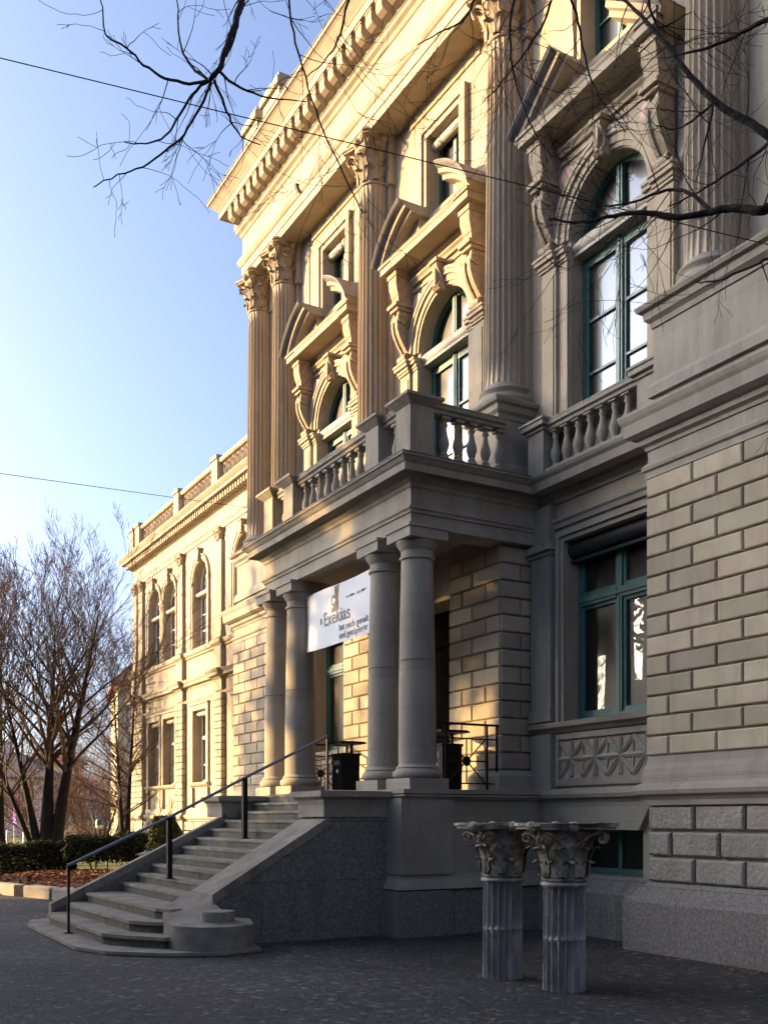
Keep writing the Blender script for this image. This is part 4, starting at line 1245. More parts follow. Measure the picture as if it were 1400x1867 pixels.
# ================================================================== GROUND
def struct(o): o['kind'] = 'structure'; return o
g = MB(); g.add([(-400, -200, 0), (400, -200, 0), (400, 700, 0), (-400, 700, 0)], [(0, 1, 2, 3)])
struct(g.build('ground', M['setts']))
lw = MB(); lw.add([(-60, 23.0, .03), (4.0, 22.6, .03), (6.2, 20.3, .03), (12.2, 20.4, .03), (12.2, 46, .03), (40, 60, .03), (60, 300, .03), (-200, 300, .03)], [tuple(range(8))])
struct(lw.build('lawn', M['lawn']))
bed = MB()
bp_ = [(2.6, 22.8), (4.6, 21.6), (6.3, 20.0), (8.4, 20.0), (8.6, 23.0), (6.5, 25.5), (4.2, 26.0), (2.9, 24.6)]
n = 22
gv = []; gf = []
for i in range(n + 1):
    for j in range(n + 1):
        x, y = 2.8 + 7.0 * i / n, 18.2 + 10.5 * j / n
        e = min(1, max(0, 1 - (((x - 6.2) / 3.2) ** 2 + ((y - 23.3) / 5.0) ** 2)))
        kd = (x - 3.85) * .965 + (y - 22.5) * .27
        e = min(e, kd * .6)
        gv.append((x, y, -.03 + .24 * max(0, min(1, e * 2.2)) + (random.uniform(-.02, .02) if e > 0 else 0)))
for i in range(n):
    for j in range(n):
        k = i * (n + 1) + j; gf.append((k, k + n + 1, k + n + 2, k + 1))
bed.add(gv, gf); struct(bed.build('planting_bed', M['soil'], smooth=60))
def leaf_shape(mb, p, s, rz, tilt):
    m = Matrix.Translation(p) @ Matrix.Rotation(rz, 4, 'Z') @ Matrix.Rotation(tilt, 4, 'X')
    pts = [(-.5, 0, .12), (-.2, .28, 0), (.15, .30, .05), (.5, 0, .15), (.15, -.30, .02), (-.2, -.26, .06), (0, 0, -.05)]
    v = [m @ Vector((a * s, b2 * s, c * s)) for a, b2, c in pts]
    mb.add(v, [(6, 0, 1), (6, 1, 2), (6, 2, 3), (6, 3, 4), (6, 4, 5), (6, 5, 0)])
lv = MB(); rnd = random.Random(3)
for i in range(6500):
    x, y = rnd.uniform(3.2, 9.2), rnd.uniform(18.5, 28.2)
    e = 1 - (((x - 6.2) / 3.2) ** 2 + ((y - 23.3) / 5.0) ** 2)
    e = min(e, ((x - 3.85) * .965 + (y - 22.5) * .27 - .1) * .6)
    if e < .02: continue
    leaf_shape(lv, (x, y, .0 + .24 * min(1, e * 2.2) + rnd.uniform(0, .04)), rnd.uniform(.07, .14), rnd.uniform(0, 6.3), rnd.uniform(-.6, .6))
o = lv.build('leaf_litter', M['dead_leaf']); o['kind'] = 'stuff'; o['label'] = 'brown fallen leaves covering the planting bed'; o['category'] = 'leaves'
lv = MB()
for i in range(120):
    x, y = rnd.uniform(1.0, 9.0), rnd.uniform(5.5, 18)
    if x > 2.7 and y > 11 : continue
    leaf_shape(lv, (x, y, .012), rnd.uniform(.03, .06), rnd.uniform(0, 6.3), rnd.uniform(-.25, .25))
for i in range(90):
    a = rnd.choice([((6.9, 11.6), (9.2, 11.6)), ((4.9, 12.0), (6.9, 12.0)), ((9.2, 9.7), (9.2, 11.6)), ((8.8, 9.75), (9.2, 9.75))]); q = rnd.random(); leaf_shape(lv, (a[0][0] + (a[1][0] - a[0][0]) * q + rnd.gauss(0, .04), a[0][1] + (a[1][1] - a[0][1]) * q - abs(rnd.gauss(0, .09)), .012), rnd.uniform(.025, .055), rnd.uniform(0, 6.3), rnd.uniform(-.3, .3))
for i in range(60):
    leaf_shape(lv, (8.60 + rnd.uniform(-.15, .08), rnd.uniform(6, 9.6), .012), rnd.uniform(.03, .07), rnd.uniform(0, 6.3), rnd.uniform(-.3, .3))
o = lv.build('scattered_leaves', M['dead_leaf']); o['kind'] = 'stuff'; o['label'] = 'small dry leaves scattered on the cobbles'; o['category'] = 'leaves'
# kerb stones
ks = [((3.0, 25.3), (3.55, 23.6), 'granite kerb stone at the far left edge of the leafy bed'), ((3.56, 23.57), (3.98, 22.0), 'long sunlit granite kerb stone left of the dark gap'), ((4.10, 21.75), (4.42, 20.75), 'short sunlit granite kerb stone right of the dark gap'), ((4.45, 20.7), (4.85, 19.2), 'shaded granite kerb stone beside the foot of the stairs')]
for (a, b2, lb) in ks:
    a, b2 = Vector(a), Vector(b2); d = (b2 - a); L = d.length; c = (a + b2) / 2
    mb = MB(); mb.box(-L / 2 + .02, L / 2 - .02, -.15, .15, -.05, .21); mb.frustum((-L / 2 + .02, L / 2 - .02, -.15, .15), .2101, (-L / 2 + .05, L / 2 - .05, -.12, .12), .235)
    o = mb.build('kerb_stone', M['kerb']); o.location = (c.x, c.y, 0); o.rotation_euler = (0, 0, math.atan2(d.y, d.x)); tag(o, lb, 'kerb', 'kerb stones edging the planting bed')
mb = MB()
mb.lathe([(.02, 0), (.16, .02), (.20, .12), (.17, .22), (.11, .26), (.12, .32), (.05, .37), (.01, .38)], seg=9)
mb.v = [(x * 1.3 + rnd.uniform(-.03, .03), y + rnd.uniform(-.03, .03), z + rnd.uniform(-.02, .02)) for x, y, z in mb.v]
o = mb.build('stone_fragment', M['kerb'], smooth=40); o.location = (5.26, 17.45, .66); tag(o, 'pale lump of broken carved stone standing behind the left stair wall', 'stone')
pdm = MB(); pdm.box(-.28, .28, -.25, .25, 0, .62); pd = pdm.build('stone_block', M['granite']); pd.location = (5.26, 17.45, 0.03); tag(pd, 'rough granite block under the pale stone fragment behind the left stair wall', 'stone')

# ================================================================== VEGETATION
def grow(mb, p, d, L, r, depth, rn, spread=.6, up=.12, seg=4, kids_=(2, 4), shrink=.62, minr=.004, wig=.15, sides=5, leaf=None):
    pts = [Vector(p)]; d = Vector(d).normalized(); rad = [r]
    for i in range(seg):
        d = (d + Vector((rn.uniform(-wig, wig), rn.uniform(-wig, wig), rn.uniform(-wig, wig) + up * .3))).normalized()
        pts.append(pts[-1] + d * L / seg); rad.append(max(minr, r * (1 - .55 * (i + 1) / seg)))
    mb.tube(pts, rad, sides if r > .03 else 3, cap=False)
    if depth <= 0: return
    k = rn.randint(*kids_)
    for j in range(k):
        q = rn.uniform(.35, 1) if j else 1
        i = min(seg - 1, int(q * seg)); fr = q * seg - i
        s = pts[i].lerp(pts[i + 1], min(1, fr))
        ax = Vector((rn.uniform(-1, 1), rn.uniform(-1, 1), rn.uniform(-1, 1))).normalized()
        nd = (d + ax * spread * (rn.uniform(.6, 1.2) if j else .35) + Vector((0, 0, up))).normalized()
        grow(mb, s, nd, L * shrink * rn.uniform(.8, 1.15), max(minr, rad[i] * (.75 if j == 0 else .55)), depth - 1, rn, spread, up, 3, kids_, shrink, minr, wig, sides)

def bare_tree(x, y, stems, label, seed, group=None, twig='twig', kw=None):
    rn = random.Random(seed); t = thing('bare_tree', label, 'tree', (x, y, 0), 0, group)
    tr = MB(); cr = MB(); kw = kw or {}
    for (dx, dy, lean, H_, r) in stems:
        pts = []; rad = []; n = 9
        a = math.atan2(dy, dx) if (dx or dy) else 0
        for i in range(n + 1):
            q = i / n
            pts.append((dx * .25 + math.cos(a) * lean * H_ * q ** 1.15 + .10 * math.sin(3 * q + seed), dy * .25 + math.sin(a) * lean * H_ * q ** 1.15 + .08 * math.cos(4 * q + seed), H_ * q - .1))
            rad.append(max(.008, r * (1.25 - .2 if i else 1.35) * (1 - .97 * q ** .7)))
        tr.tube(pts, rad, 9)
        for i in range(int(kw.get('branches', 26))):
            q = rn.uniform(kw.get('low', .22), .98); k = min(n - 1, int(q * n)); s = Vector(pts[k]).lerp(Vector(pts[k + 1]), q * n - k)
            b2 = rn.uniform(0, 2 * PI)
            d = Vector((math.cos(b2), math.sin(b2), kw.get('rise', .9) + .9 * q))
            L = H_ * kw.get('len', .26) * (1.15 - .75 * q) * rn.uniform(.7, 1.2)
            grow(cr, s, d, L, rad[k] * .38 + .006, kw.get('depth', 4), rn, kw.get('spread', .55), kw.get('up', .16), 4, kw.get('kids', (2, 3)), .66, kw.get('minr', .006))
    tr.build('trunk', M['bark'], t, 60); cr.build('crown', M[twig], t)
    return t
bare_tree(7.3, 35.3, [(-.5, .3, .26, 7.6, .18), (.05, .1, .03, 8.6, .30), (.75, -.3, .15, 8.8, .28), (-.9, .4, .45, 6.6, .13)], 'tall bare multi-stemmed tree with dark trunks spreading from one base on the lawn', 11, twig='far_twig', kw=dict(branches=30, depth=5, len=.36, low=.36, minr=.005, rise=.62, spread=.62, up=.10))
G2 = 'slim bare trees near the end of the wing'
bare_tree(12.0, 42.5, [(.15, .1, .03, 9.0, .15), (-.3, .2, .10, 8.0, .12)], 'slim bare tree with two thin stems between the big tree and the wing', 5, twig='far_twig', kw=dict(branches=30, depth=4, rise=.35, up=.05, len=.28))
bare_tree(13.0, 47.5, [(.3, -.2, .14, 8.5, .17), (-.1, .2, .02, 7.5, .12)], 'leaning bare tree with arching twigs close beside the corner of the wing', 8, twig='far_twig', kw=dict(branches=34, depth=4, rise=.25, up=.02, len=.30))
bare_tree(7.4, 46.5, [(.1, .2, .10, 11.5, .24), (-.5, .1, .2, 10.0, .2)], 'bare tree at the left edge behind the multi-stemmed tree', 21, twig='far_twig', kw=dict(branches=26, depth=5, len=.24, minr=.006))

def foliage(mb, n, fn, size, rn):
    for _ in range(n):
        p, nrm = fn(rn)
        a = Vector((rn.gauss(0, 1), rn.gauss(0, 1), rn.gauss(0, 1))).normalized()
        d = (a * .8 + nrm * .6).normalized(); u = d.orthogonal().normalized(); v = d.cross(u)
        s = size * rn.uniform(.6, 1.3); th = rn.uniform(0, 6.3); u, v = u * math.cos(th) + v * math.sin(th), v * math.cos(th) - u * math.sin(th)
        p = Vector(p)
        mb.add([p - u * s, p + v * s * .45 + d * s * .1, p + u * s, p - v * s * .45 + d * s * .1], [(0, 1, 2, 3)])
def hedge(name, label, c, rz, L, D, z0, z1, n, m='hedge', rag=.07, group=None):
    t = thing(name, label, 'hedge', (c[0], c[1], 0), rz, group); rn = random.Random(int(L * 100)); mb = MB()
    def fn(rn):
        f = rn.choice(['top', 'top', 'side', 'side', 'end', 'in'])
        x, y, z = rn.uniform(-L / 2, L / 2), rn.uniform(-D / 2, D / 2), rn.uniform(z0, z1)
        bump = .06 * math.sin(3.1 * x) + .04 * math.sin(7.3 * x + 2 * y)
        nn = Vector((0, 0, 1))
        if f == 'top': z = z1 + bump
        elif f == 'side': s = rn.choice((-1, 1)); y = s * D / 2 + bump * .6; nn = Vector((0, s, 0))
        elif f == 'end': s = rn.choice((-1, 1)); x = s * L / 2; nn = Vector((s, 0, 0))
        return (x + rn.gauss(0, rag * .6), y + rn.gauss(0, rag * .6), max(.03, z + rn.gauss(0, rag * .7))), nn
    foliage(mb, n, fn, .045, rn); mb.build('leaves', M[m], t)
    st = MB()
    for i in range(int(L * 6)):
        x, y = rn.uniform(-L / 2, L / 2) * .9, rn.uniform(-D / 2, D / 2) * .7
        grow(st, (x * .7, y * .5, 0), (x * .3, y * .4, 1), z0 + (z1 - z0) * .7, .016, 2, rn, .5, .1, 3)
    st.build('stems', M['bark'], t)
    return t
rngh = 0
HG = 'clipped hedges round the planting bed'
hedge('hedge', 'low dark clipped hedge on the left beneath the multi-stemmed tree', (5.3, 28.3), R(-12), 2.3, 1.1, .02, .86, 15000, group=HG)
hedge('hedge', 'taller clipped hedge with bare lower stems beside the stairs', (7.35, 27.1), R(-18), 2.5, 1.4, .50, 1.08, 17000, group=HG)
t = thing('conical_shrub', 'loose yellow-green evergreen shrub behind the left stair wall', 'shrub', (7.15, 22.3, .15))
mb = MB(); rn = random.Random(4)
def fn(rn):
    z = rn.uniform(.05, 1.5); a = rn.uniform(0, 6.3); r = (.72 - .34 * z) * math.sqrt(rn.uniform(.3, 1)) * (1 + .2 * math.sin(3 * a + 4 * z))
    return (r * math.cos(a), r * math.sin(a), z), Vector((math.cos(a), math.sin(a), .8))
foliage(mb, 9000, fn, .05, rn); mb.build('leaves', M['shrub'], t)
st = MB()
for i in range(7): grow(st, (0, 0, 0), (rn.uniform(-.4, .4), rn.uniform(-.4, .4), 1), 1.0, .025, 2, rn)
st.build('stems', M['bark'], t)
RS = 'reddish winter shrubs beyond the lawn'
for i, (x, y, h, lb) in enumerate([(13.5, 53.0, 3.0, 'broad tangle of reddish bare twigs nearest the wing'), (11.2, 55.5, 3.4, 'tall tangle of reddish bare twigs in front of the yellow garden wall'), (8.6, 60.0, 2.6, 'low tangle of brown bare twigs behind the big trunk'), (16.0, 62.0, 4.2, 'tallest tangle of orange brown twigs next to the far end of the wing')]):
    t = thing('bare_shrub', lb, 'shrub', (x, y, 0), 0, RS); mb = MB(); rn = random.Random(40 + i)
    for k in range(34):
        a = rn.uniform(0, 6.3); grow(mb, (.5 * math.cos(a), .5 * math.sin(a), 0), (.7 * math.cos(a), .7 * math.sin(a), 1.1), h * rn.uniform(.45, .75), .03, 4, rn, .6, .08, 4, (2, 3), .65, .009)
    mb.build('twigs', M['red_twig'], t)
    lf = MB()
    for k in range(500):
        a = rn.uniform(0, 6.3); r = h * .6 * math.sqrt(rn.random()); leaf_shape(lf, (r * math.cos(a), r * math.sin(a), rn.uniform(.2, h * .8)), .12, rn.uniform(0, 6), rn.uniform(-1, 1))
    lf.build('withered_leaves', M['dead_leaf'], t)

# ================================================================== BACKGROUND BUILDINGS
def px2(px, d):               # plan position on the line of sight through a photo column at a given depth
    tq = (px - 700) / 1860; s, c = math.sin(YAW), math.cos(YAW)
    return d * (s + tq * c), d * (c - tq * s)
def house(name, label, c, rz, w_, dp, h, roof, wallm, roofm, rows, cols, over=.4):
    t = thing(name, label, 'house', (c[0], c[1], 0), rz)
    mb = MB(); mb.box(-w_ / 2, w_ / 2, -dp / 2, dp / 2, 0, h); mb.box(-w_ / 2 - .1, w_ / 2 + .1, -dp / 2 - .1, dp / 2 + .1, 0, .6); mb.build('wall', wallm, t)
    rf = MB(); z = h
    rf.box(-w_ / 2 - over, w_ / 2 + over, -dp / 2 - over, dp / 2 + over, z, z + .2)
    rf.frustum((-w_ / 2 - over, w_ / 2 + over, -dp / 2 - over, dp / 2 + over), z + .201, (-w_ * .22, w_ * .22, -.1, .1), z + roof)
    ro = rf.build('roof', roofm, t)
    ch = MB(); ch.box(w_ * .1, w_ * .1 + .7, -.35, .35, z + roof * .5, z + roof + .8); ch.box(w_ * .1 - .08, w_ * .1 + .78, -.43, .43, z + roof + .801, z + roof + .95); ch.build('chimney', wallm, ro)
    for r in range(rows):
        for k in range(cols):
            x = -w_ / 2 + (k + .5) * w_ / cols; z0 = 1.0 + r * (h - .6) / rows
            for sd in (-1, 1):
                f = MB(); y = sd * dp / 2
                f.box(x - .62, x + .62, *sorted((y, y + sd * .08)), z0 - .12, z0); f.box(x - .62, x - .5, *sorted((y, y + sd * .05)), z0, z0 + 1.6); f.box(x + .5, x + .62, *sorted((y, y + sd * .05)), z0, z0 + 1.6); f.box(x - .62, x + .62, *sorted((y, y + sd * .05)), z0 + 1.6, z0 + 1.72); f.box(x - .03, x + .03, *sorted((y, y + sd * .04)), z0, z0 + 1.6)
                fo = f.build('window', M['white'], t)
                p = MB(); p.box(x - .5, x + .5, *sorted((y + sd * .005, y + sd * .02)), z0, z0 + 1.6); p.build('pane', M['glass_dim'], fo)
    return t
house('house', 'pink plastered house with a brown roof at the far left edge', px2(-18, 92), R(-25), 12, 9, 5.0, 2.6, M['plaster_pink'], M['roofdark'], 2, 4)
house('house', 'grey-green house with a dark hipped roof between the tree trunks', px2(84, 135), R(-38), 11, 10, 5.4, 3.4, M['plaster_green'], M['roofdark'], 2, 3)
house('house', 'cream house with a red tiled roof behind the end of the wing', px2(312, 74), R(-12), 8, 9, 10.5, 3.4, M['plaster_cream'], M['roofred'], 3, 3)
house('house', 'narrow sunlit cream house right of the dark trunks', px2(106, 104), R(-30), 3.2, 7, 7.2, 1.5, M['plaster_cream'], M['roofred'], 2, 1)
x, y = px2(142, 62)
mb = MB(); mb.box(-1.6, 1.6, -.12, .12, 0, 1.25); mb.box(-1.66, 1.66, -.18, .18, 1.2501, 1.34); o = mb.build('garden_wall', M['plaster_cream']); o.location = (x, y, 0); o.rotation_euler = (0, 0, R(-35)); tag(o, 'low sunlit yellow garden wall behind the hedges', 'wall')
x, y = px2(28, 66)
mb = MB(); mb.box(-.02, .02, -.45, .45, 1.3, 3.2); t = thing('flag', 'purple cloth flag hanging on a pole by the tree at left', 'flag', (x, y, 0)); mb.build('cloth', M['purple'], t); mb = MB(); mb.tube([(0, .5, 0), (0, .5, 3.5)], .03, 6); mb.build('pole', M['white'], t)
x, y = px2(181, 44)
t = thing('lantern', 'small greenish park lantern on a post beside the slim trees', 'lamp', (x, y, 0))
mb = MB(); mb.tube([(0, 0, 0), (0, 0, 1.15)], .035, 8); mb.build('post', M['iron'], t)
mb = MB(); mb.lathe([(.05, 1.15), (.14, 1.2), (.15, 1.32)], seg=12); mb.build('glass_bowl', M['white'], t, 40)
mb = MB(); mb.lathe([(.17, 1.321), (.17, 1.45), (.12, 1.56), (.02, 1.6)], seg=12); mb.build('cap', M['teal'], t, 40)
FG = 'white fence posts on the lawn'
for i, (px, d, lb) in enumerate([(14, 47, 'white fence post at the far left of the lawn'), (44, 49, 'white fence post left of the big trunk'), (90, 52, 'white fence post right of the big trunk')]):
    x, y = px2(px, d); mb = MB(); mb.box(-.06, .06, -.06, .06, 0, 1.0); mb.frustum((-.07, .07, -.07, .07), 1.0, (-.01, .01, -.01, .01), 1.08)
    o = mb.build('fence_post', M['white']); o.location = (x, y, 0); tag(o, lb, 'post', FG)

# far tree line
for i in range(9):
    px = -60 + i * 42; d = 150 + 25 * (i % 3); x, y = px2(px, d)
# ================================================================== CABLES
def cable(label, a, b2, sag, r=.009):
    t = MB(); a, b2 = Vector(a), Vector(b2)
    t.tube([a.lerp(b2, i / 24) - Vector((0, 0, sag * 4 * (i / 24) * (1 - i / 24))) for i in range(25)], r, 5)
    o = t.build('overhead_cable', M['wire']); tag(o, label, 'cable')
cable('thin overhead cable crossing the sky behind the bare branches and the upper facade', (-17.5, 17.2, 11.45), (8.9, 5.27, 6.25), .0, .0045)
cable('thin overhead cable low in the sky at left, running to the wing', (-26.6, 7.2, 3.3 + .0), (12.81, 31.24, 11.8), .0)

# ================================================================== OVERHANGING TREE (its trunk stands right of the view)
FG = {
'top': [(2.519,6.164,7.111),(2.444,6.091,6.817),(2.371,6.018,6.582),(2.305,5.998,6.407),(2.251,5.971,6.234),(2.198,6.001,6.166)] ,
'top_a': [(2.198,6.001,6.166),(2.088,6.007,6.039),(1.99,6.006,5.85),(1.895,5.945,5.683),(1.766,5.903,5.571),(1.627,5.868,5.517)] ,
'top_b': [(2.207,5.996,6.149),(2.148,6.03,5.996),(2.06,6.081,5.827),(1.942,6.091,5.693),(1.811,6.108,5.567),(1.653,6.083,5.453),(1.5,6.056,5.319)] ,
'top_c': [(2.222,5.988,6.166),(2.317,6.049,6.083),(2.399,6.117,6.014),(2.459,6.082,5.937),(2.589,6.123,5.968)] ,
'top_d': [(2.192,6.005,6.162),(2.056,5.968,6.07),(1.895,5.945,6.037),(1.758,5.908,6.035),(1.64,5.86,6.066),(1.518,5.815,6.053),(1.496,5.828,6.193),(1.491,5.831,6.287)] ,
'top_e': [(2.187,6.008,6.176),(2.121,6.103,6.287),(2.078,6.186,6.445),(2.095,6.291,6.713),(2.086,6.296,6.887)] ,
'top_f': [(2.251,5.971,6.217),(2.444,6.091,6.258),(2.675,6.189,6.337),(2.981,6.245,6.456)] ,
'top_g': [(2.323,6.045,6.393),(2.362,6.023,6.496),(2.406,5.997,6.668),(2.466,5.963,6.772)] ,
'long': [(2.494,5.486,6.481),(2.522,5.47,6.223),(2.569,5.443,6.029),(2.634,5.406,5.771),(2.749,5.455,5.644),(2.886,5.492,5.477),(2.967,5.445,5.293)] ,
'r1': [(5.223,4.152,5.693),(5.107,4.219,5.76),(5.072,4.354,5.912),(5.004,4.509,6.083),(4.93,4.666,6.328),(4.867,4.817,6.614),(4.801,4.971,6.87),(4.745,5.118,7.095)] ,
'r2': [(4.718,3.751,5.011),(4.613,3.81,4.957),(4.574,3.833,4.936),(4.563,3.955,5.017),(4.507,4.102,5.055),(4.42,4.267,5.083),(4.327,4.436,5.165),(4.228,4.607,5.211),(4.124,4.782,5.227),(4.014,4.961,5.309)] ,
'r3': [(4.507,4.102,5.055),(4.461,4.243,5.226),(4.425,4.379,5.303),(4.314,4.558,5.283),(4.211,4.733,5.327)] ,
'r4': [(5.027,4.035,6.352),(4.915,4.099,6.287),(4.854,4.249,6.283),(4.76,4.418,6.283),(4.69,4.573,6.318)] ,
'r5': [(4.974,4.526,6.101),(4.944,4.543,5.911),(4.899,4.569,5.705),(4.884,4.577,5.602)] ,
'r6': [(4.959,4.535,6.083),(4.93,4.666,6.049),(4.898,4.8,6.064),(4.806,4.853,6.099)] ,
'r7': [(4.886,3.885,5.632),(4.86,4.015,5.511),(4.803,4.163,5.448),(4.712,4.33,5.381),(4.587,4.517,5.327)] ,
't1': [(3.98,4.865,6.643),(3.985,4.977,6.521),(3.959,5.108,6.428),(3.884,5.266,6.293),(3.778,5.327,6.171)] ,
't2': [(3.987,4.746,6.562),(4.11,4.791,6.443),(4.205,4.851,6.318),(4.264,4.817,6.115),(4.338,4.775,5.98),(4.426,4.725,5.844)] ,
't3': [(4.327,4.436,6.481),(4.456,4.477,6.332),(4.627,4.379,6.431)] ,
't4': [(3.69,5.262,6.806),(3.687,5.379,6.713),(3.59,5.55,6.685),(3.467,5.62,6.614)] ,
't5': [(3.003,5.655,6.806),(2.99,5.778,6.608),(2.929,5.813,6.468),(2.851,5.973,6.401)] ,
't6': [(3.777,4.981,6.643),(3.809,5.078,6.454),(3.899,5.142,6.221),(4.004,5.082,5.911),(4.138,5.005,5.705)] ,
't7': [(4.613,3.81,4.68),(4.589,3.939,4.674),(4.534,4.086,4.665),(4.503,4.22,4.702)] ,
}

ft = thing('bare_tree', 'overhanging bare tree whose dark branches and twigs hang across the top of the view', 'tree', (5.6, 2.2, 0))
O = Vector((5.6, 2.2, 0))
tr = MB(); cr = MB(); rn = random.Random(17)
tr.tube([(0, 0, -.1), (.02, .02, 1.5), (-.05, .06, 3.2), (-.02, .1, 5.0), (.1, .12, 7.2), (.05, .2, 9.2)], [.27, .22, .20, .18, .15, .11], 12)
WID = {'top': (.025, .014), 'r1': (.030, .009), 'r2': (.031, .006), 'r4': (.018, .006), 'r7': (.014, .004), 'r3': (.014, .004), 'long': (.007, .004)}
KN = {'r1': (0, 0, 4.6), 'r2': (0, 0, 3.9), 'r4': (.05, .1, 5.6), 'r7': (0, 0, 4.3), 't7': (0, 0, 3.2), 'top': (.05, .15, 8.8), 'top_e': None, 'top_d': None}
hubs = {'long': (.05, .15, 8.9), 't1': (.1, .12, 7.4), 't2': (.1, .12, 7.2), 't3': (.1, .12, 7.0), 't4': (.1, .12, 7.8), 't5': (.05, .2, 8.4), 't6': (.1, .12, 7.6)}
def smooth(pts, k=3):
    out = []
    n = len(pts)
    for i in range(n - 1):
        p0, p1, p2, p3 = pts[max(i - 1, 0)], pts[i], pts[i + 1], pts[min(i + 2, n - 1)]
        for j in range(k):
            t_ = j / k
            out.append(.5 * ((2 * p1) + (p2 - p0) * t_ + (2 * p0 - 5 * p1 + 4 * p2 - p3) * t_ * t_ + (3 * p1 - p0 - 3 * p2 + p3) * t_ ** 3))
    out.append(pts[-1]); return out
def twigs(pts, rad, per, rn, Lmax=.75, depth=3):
    L = sum((pts[i + 1] - pts[i]).length for i in range(len(pts) - 1))
    k = max(2, int(L * per))
    for i in range(k):
        q = rn.uniform(.06, 1) * (len(pts) - 1); a = min(len(pts) - 2, int(q)); s = pts[a].lerp(pts[a + 1], q - a)
        d = (pts[a + 1] - pts[a]).normalized()
        ax = Vector((rn.gauss(0, 1), rn.gauss(0, 1), rn.gauss(0, 1) - .25)).normalized()
        nd = (d * .55 + ax * .85).normalized()
        grow(cr, s, nd, Lmax * rn.uniform(.45, 1.1), min(rad[a] * .5, .005), depth, rn, .8, .0, 5, (1, 3), .62, .0016, .22, 4)
for k, v in FG.items():
    pts = smooth([Vector(p) - O for p in v], 4)
    jit = .005
    pts = [p + Vector((rn.uniform(-jit, jit), rn.uniform(-jit, jit), rn.uniform(-jit, jit))) for p in pts]
    hub = KN.get(k) or hubs.get(k)
    r0, r1 = WID.get(k, (.010, .0032) if k.startswith('top_') else (.009, .003))
    if k.startswith('r') and k not in WID: r0, r1 = .010, .003
    n = len(pts); rad = [r0 + (r1 - r0) * i / (n - 1) for i in range(n)]
    twigs(pts, rad, {'r2': 11, 'r1': 9, 't7': 2, 'r7': 10}.get(k, 8 if k.startswith('top') else 9), rn, .26 if k.startswith('top') else .5, 2 if k.startswith('top') else 3)
    if hub:
        h = Vector(hub); a = pts[0]; mid = h.lerp(a, .5) + Vector((0, 0, .35 if k[0] in 'lt' else .1))
        if k == 'top' or k[0] in 'lt': mid.z = max(mid.z, max(h.z, a.z) + .3)
        j = smooth([h, mid, a], 5)[:-1]
        pts = j + pts; rad = [r0 * 1.25] * len(j) + rad
    (tr if r0 >= .025 else cr).tube(pts, rad, 7 if r0 > .02 else 5)
tr.build('trunk', M['bark'], ft, 60); cr.build('branches', M['twig'], ft)
lf = MB()
for (p, s) in (((-2.86 + 5.6, 6.06, 6.35), .055),):
    leaf_shape(lf, Vector(p) - O, s, .6, 1.2)
lf.build('last_leaf', M['dead_leaf'], ft)

# ================================================================== ACROSS THE SQUARE (left of the view): what shades the entrance
e1, e2 = Vector((-math.cos(SUN_OFF), math.sin(SUN_OFF), 0)), Vector((math.sin(SUN_OFF), math.cos(SUN_OFF), 0))
def sq(s, q): return e1 * s + e2 * q
c = sq(46, -14.0)
t = thing('townhouse', 'tall grey townhouse across the square, outside the picture', 'building', (c.x, c.y, 0), math.atan2(e2.y, e2.x))
mb = MB(); mb.box(-29, 29, -6, 6, 0, 19.0); mb.build('wall', M['plaster_grey'], t)
mb = MB(); mb.prism([(-6.5, 19.0), (6.5, 19.0), (2, 21.6), (-2, 21.6)], -29.3, 29.3, 'x'); mb.build('roof', M['roofdark'], t)
for r in range(5):
    for k in range(14):
        f = MB(); x = -27 + k * 4.15; f.box(x - .7, x + .7, -6.06, -6.0, 1.2 + r * 3.5, 3.3 + r * 3.5); f.build('window', M['glass_dim'], t)
c = sq(40, 16.9); t = thing('stair_shade_block', 'unseen low grey block added beside the townhouse to shade the stairs, outside the picture', 'building', (c.x, c.y, 0), math.atan2(e2.y, e2.x))  # unseen block added to keep low sun off the steps
mb = MB(); mb.box(-1.8, 1.8, -2.5, 2.5, 0, 8.3); mb.build('wall', M['plaster_grey'], t)
mb = MB(); mb.frustum((-2.0, 2.0, -2.8, 2.8), 8.3, (-.8, .8, -.8, .8), 8.9); mb.build('roof', M['roofdark'], t)
def conifer(s, q, h, r, seed, label, n=5200):
    c = sq(s, q); t = thing('conifer', label, 'tree', (c.x, c.y, 0), 0, 'conifers across the square'); rn = random.Random(seed)
    tr = MB(); tr.tube([(0, 0, -.1), (0, 0, h * .5), (0, 0, h * .98)], [.28, .18, .02], 8); tr.build('trunk', M['bark'], t, 60)
    mb = MB()
    def fn(rn):
        z = h * (1 - rn.random() ** .6 * .92); lay = math.sin(z * 4.2) * .22
        rr = r * (1 - z / h) ** .8 * (1 + lay) * math.sqrt(rn.uniform(.05, 1)); a = rn.choice(range(9)) * .7 + rn.gauss(0, .22) + z * .37
        return (rr * math.cos(a), rr * math.sin(a), z - .25 * rr), Vector((math.cos(a), math.sin(a), .3))
    foliage(mb, n, fn, .26, rn); mb.build('crown', M['conifer'], t)
conifer(66, 21.6, 13.4, 2.2, 3, 'distant narrow conifer beyond the square, outside the picture', 3600)
conifer(72, 25.5, 11.0, 2.0, 4, 'second distant conifer beyond the square, outside the picture', 3000)
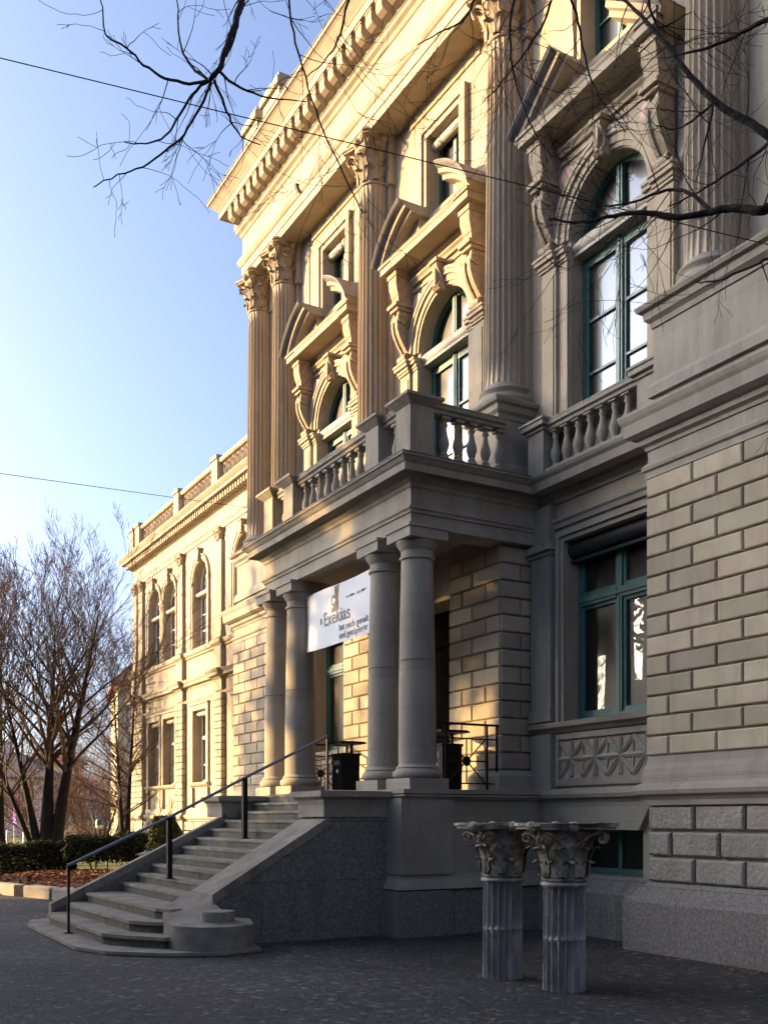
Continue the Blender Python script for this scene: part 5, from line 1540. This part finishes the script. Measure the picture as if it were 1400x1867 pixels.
def clump_tree(s, q, z0, h, rq, nc, rc, seed, label, per=55):
    c = sq(s, q); t = thing('open_crowned_tree', label, 'tree', (c.x, c.y, 0), 0, 'half bare trees across the square'); rn = random.Random(seed)
    tr = MB(); tr.tube([(0, 0, -.1), (.1, .05, h * .4), (0, .1, h * .9)], [.25, .18, .05], 8)
    mb = MB()
    for i in range(nc):
        a = rn.uniform(0, 2 * PI); zz = rn.uniform(z0, h); w_ = math.sin(PI * max(.08, min(.95, (zz - z0 + .8) / (h - z0 + 1.2)))) ** .6
        rr = rq * w_ * math.sqrt(rn.random()); cc = Vector((rr * math.cos(a), rr * math.sin(a), zz))
        tr.tube([(0, .05, max(1.5, zz - 1.2)), cc * .6 + Vector((0, 0, zz * .36)), cc], [.05, .03, .015], 5)
        k = rc * rn.uniform(.6, 1.3)
        def fn(rn): 
            d = Vector((rn.gauss(0, 1), rn.gauss(0, 1), rn.gauss(0, .7))) * .55
            return cc + d * k, d.normalized()
        foliage(mb, int(per * k / rc), fn, .20, rn)
    tr.build('trunk', M['bark'], t, 60); mb.build('crown', M['conifer'], t)
clump_tree(30, 16.2, 8.8, 15.6, 2.1, 34, .72, 5, 'half bare tree with clumps of leaves nearest the townhouse, outside the picture')
clump_tree(33, 21.8, 8.0, 14.5, 2.2, 15, .6, 6, 'half bare tree farther from the townhouse, outside the picture')
clump_tree(31, 15.7, 10.2, 13.2, 1.1, 12, .55, 9, 'small leafy crown beside the townhouse corner, outside the picture')
def sqtree(s, q, H_, seed, label):
    c = sq(s, q)
    bare_tree(c.x, c.y, [(.1, .1, .05, H_, .26), (-.2, .2, .16, H_ * .9, .2), (.2, -.2, .2, H_ * .85, .2)], label, seed, 'bare trees across the square', kw=dict(branches=20, depth=4, len=.28, low=.3, minr=.012))
sqtree(26, 27.5, 10.0, 31, 'bare tree with a dense crown across the square, outside the picture')
sqtree(30, 20.5, 10.5, 32, 'smaller bare tree across the square, outside the picture')
def block(name, label, c, rz, L, D, h, rows):  # unseen buildings added to hold skylight off the shaded faces
    t = thing(name, label, 'building', (c[0], c[1], 0), rz)
    mb = MB(); mb.box(-L / 2, L / 2, -D / 2, D / 2, 0, h); mb.build('wall', M['plaster_grey'], t)
    mb = MB(); mb.prism([(-D / 2 - .4, h), (D / 2 + .4, h), (D / 6, h + 3), (-D / 6, h + 3)], -L / 2 - .3, L / 2 + .3, 'x'); mb.build('roof', M['roofdark'], t)
    for r in range(rows):
        for k in range(int(L / 4)):
            for sd in (-1, 1):
                f = MB(); x = -L / 2 + 2 + k * 4; y = sd * D / 2; f.box(x - .7, x + .7, *sorted((y, y + sd * .05)), 1.2 + r * 3.5, 3.3 + r * 3.5); f.build('window', M['glass_dim'], t)
c = sq(24, -22)
block('townhouse', 'unseen building added on the near side of the square to block skylight, outside the picture', (c.x, c.y), math.atan2(e2.y, e2.x), 40, 10, 15, 4)
block('townhouse', 'unseen long building added behind the viewer to block skylight, outside the picture', (4, -24), 0, 44, 10, 15, 4)
def broadtree(x, y, h, r, seed, label, n):  # unseen evergreens added to cut side skylight and deepen the shade
    t = thing('sky_blocking_evergreen', label, 'tree', (x, y, 0), 0, 'unseen evergreens added to block skylight'); rn = random.Random(seed)
    tr = MB(); tr.tube([(0, 0, -.1), (.1, 0, h * .4), (0, .1, h * .8)], [.35, .25, .08], 8); tr.build('trunk', M['bark'], t, 60)
    mb = MB()
    def fn(rn):
        d = Vector((rn.gauss(0, 1), rn.gauss(0, 1), rn.gauss(0, 1))).normalized(); q = rn.random() ** .4
        lump = 1 + .18 * math.sin(5 * d.x + seed) * math.cos(4 * d.y) + .12 * math.sin(7 * d.z)
        return (d.x * r * q * lump, d.y * r * q * lump, h * .62 + d.z * h * .36 * q * lump), d
    foliage(mb, n, fn, .22, rn); mb.build('crown', M['conifer'], t)
broadtree(-6.5, 3.0, 11, 3.6, 1, 'unseen broad evergreen added left of the viewer to block skylight, outside the picture', 5000)
broadtree(0.5, -8.5, 11, 3.6, 2, 'unseen broad evergreen added just behind the viewer to block skylight, outside the picture', 5000)
broadtree(10.5, -8.5, 11, 3.4, 3, 'unseen broad evergreen added behind the viewer beside the museum to block skylight, outside the picture', 5000)
for i, (x, y, h, lb) in enumerate([(-7.5, 9.0, 8.5, 'nearest'), (-9.5, 15.5, 9.5, 'second'), (-11.0, 22.0, 9.0, 'third'), (-12.5, 28.5, 8.0, 'farthest')]):
    broadtree(x, y, h, 3.9, 20 + i, lb + ' of the unseen bushy evergreens added left of the square to darken the shade, outside the picture', 5200)
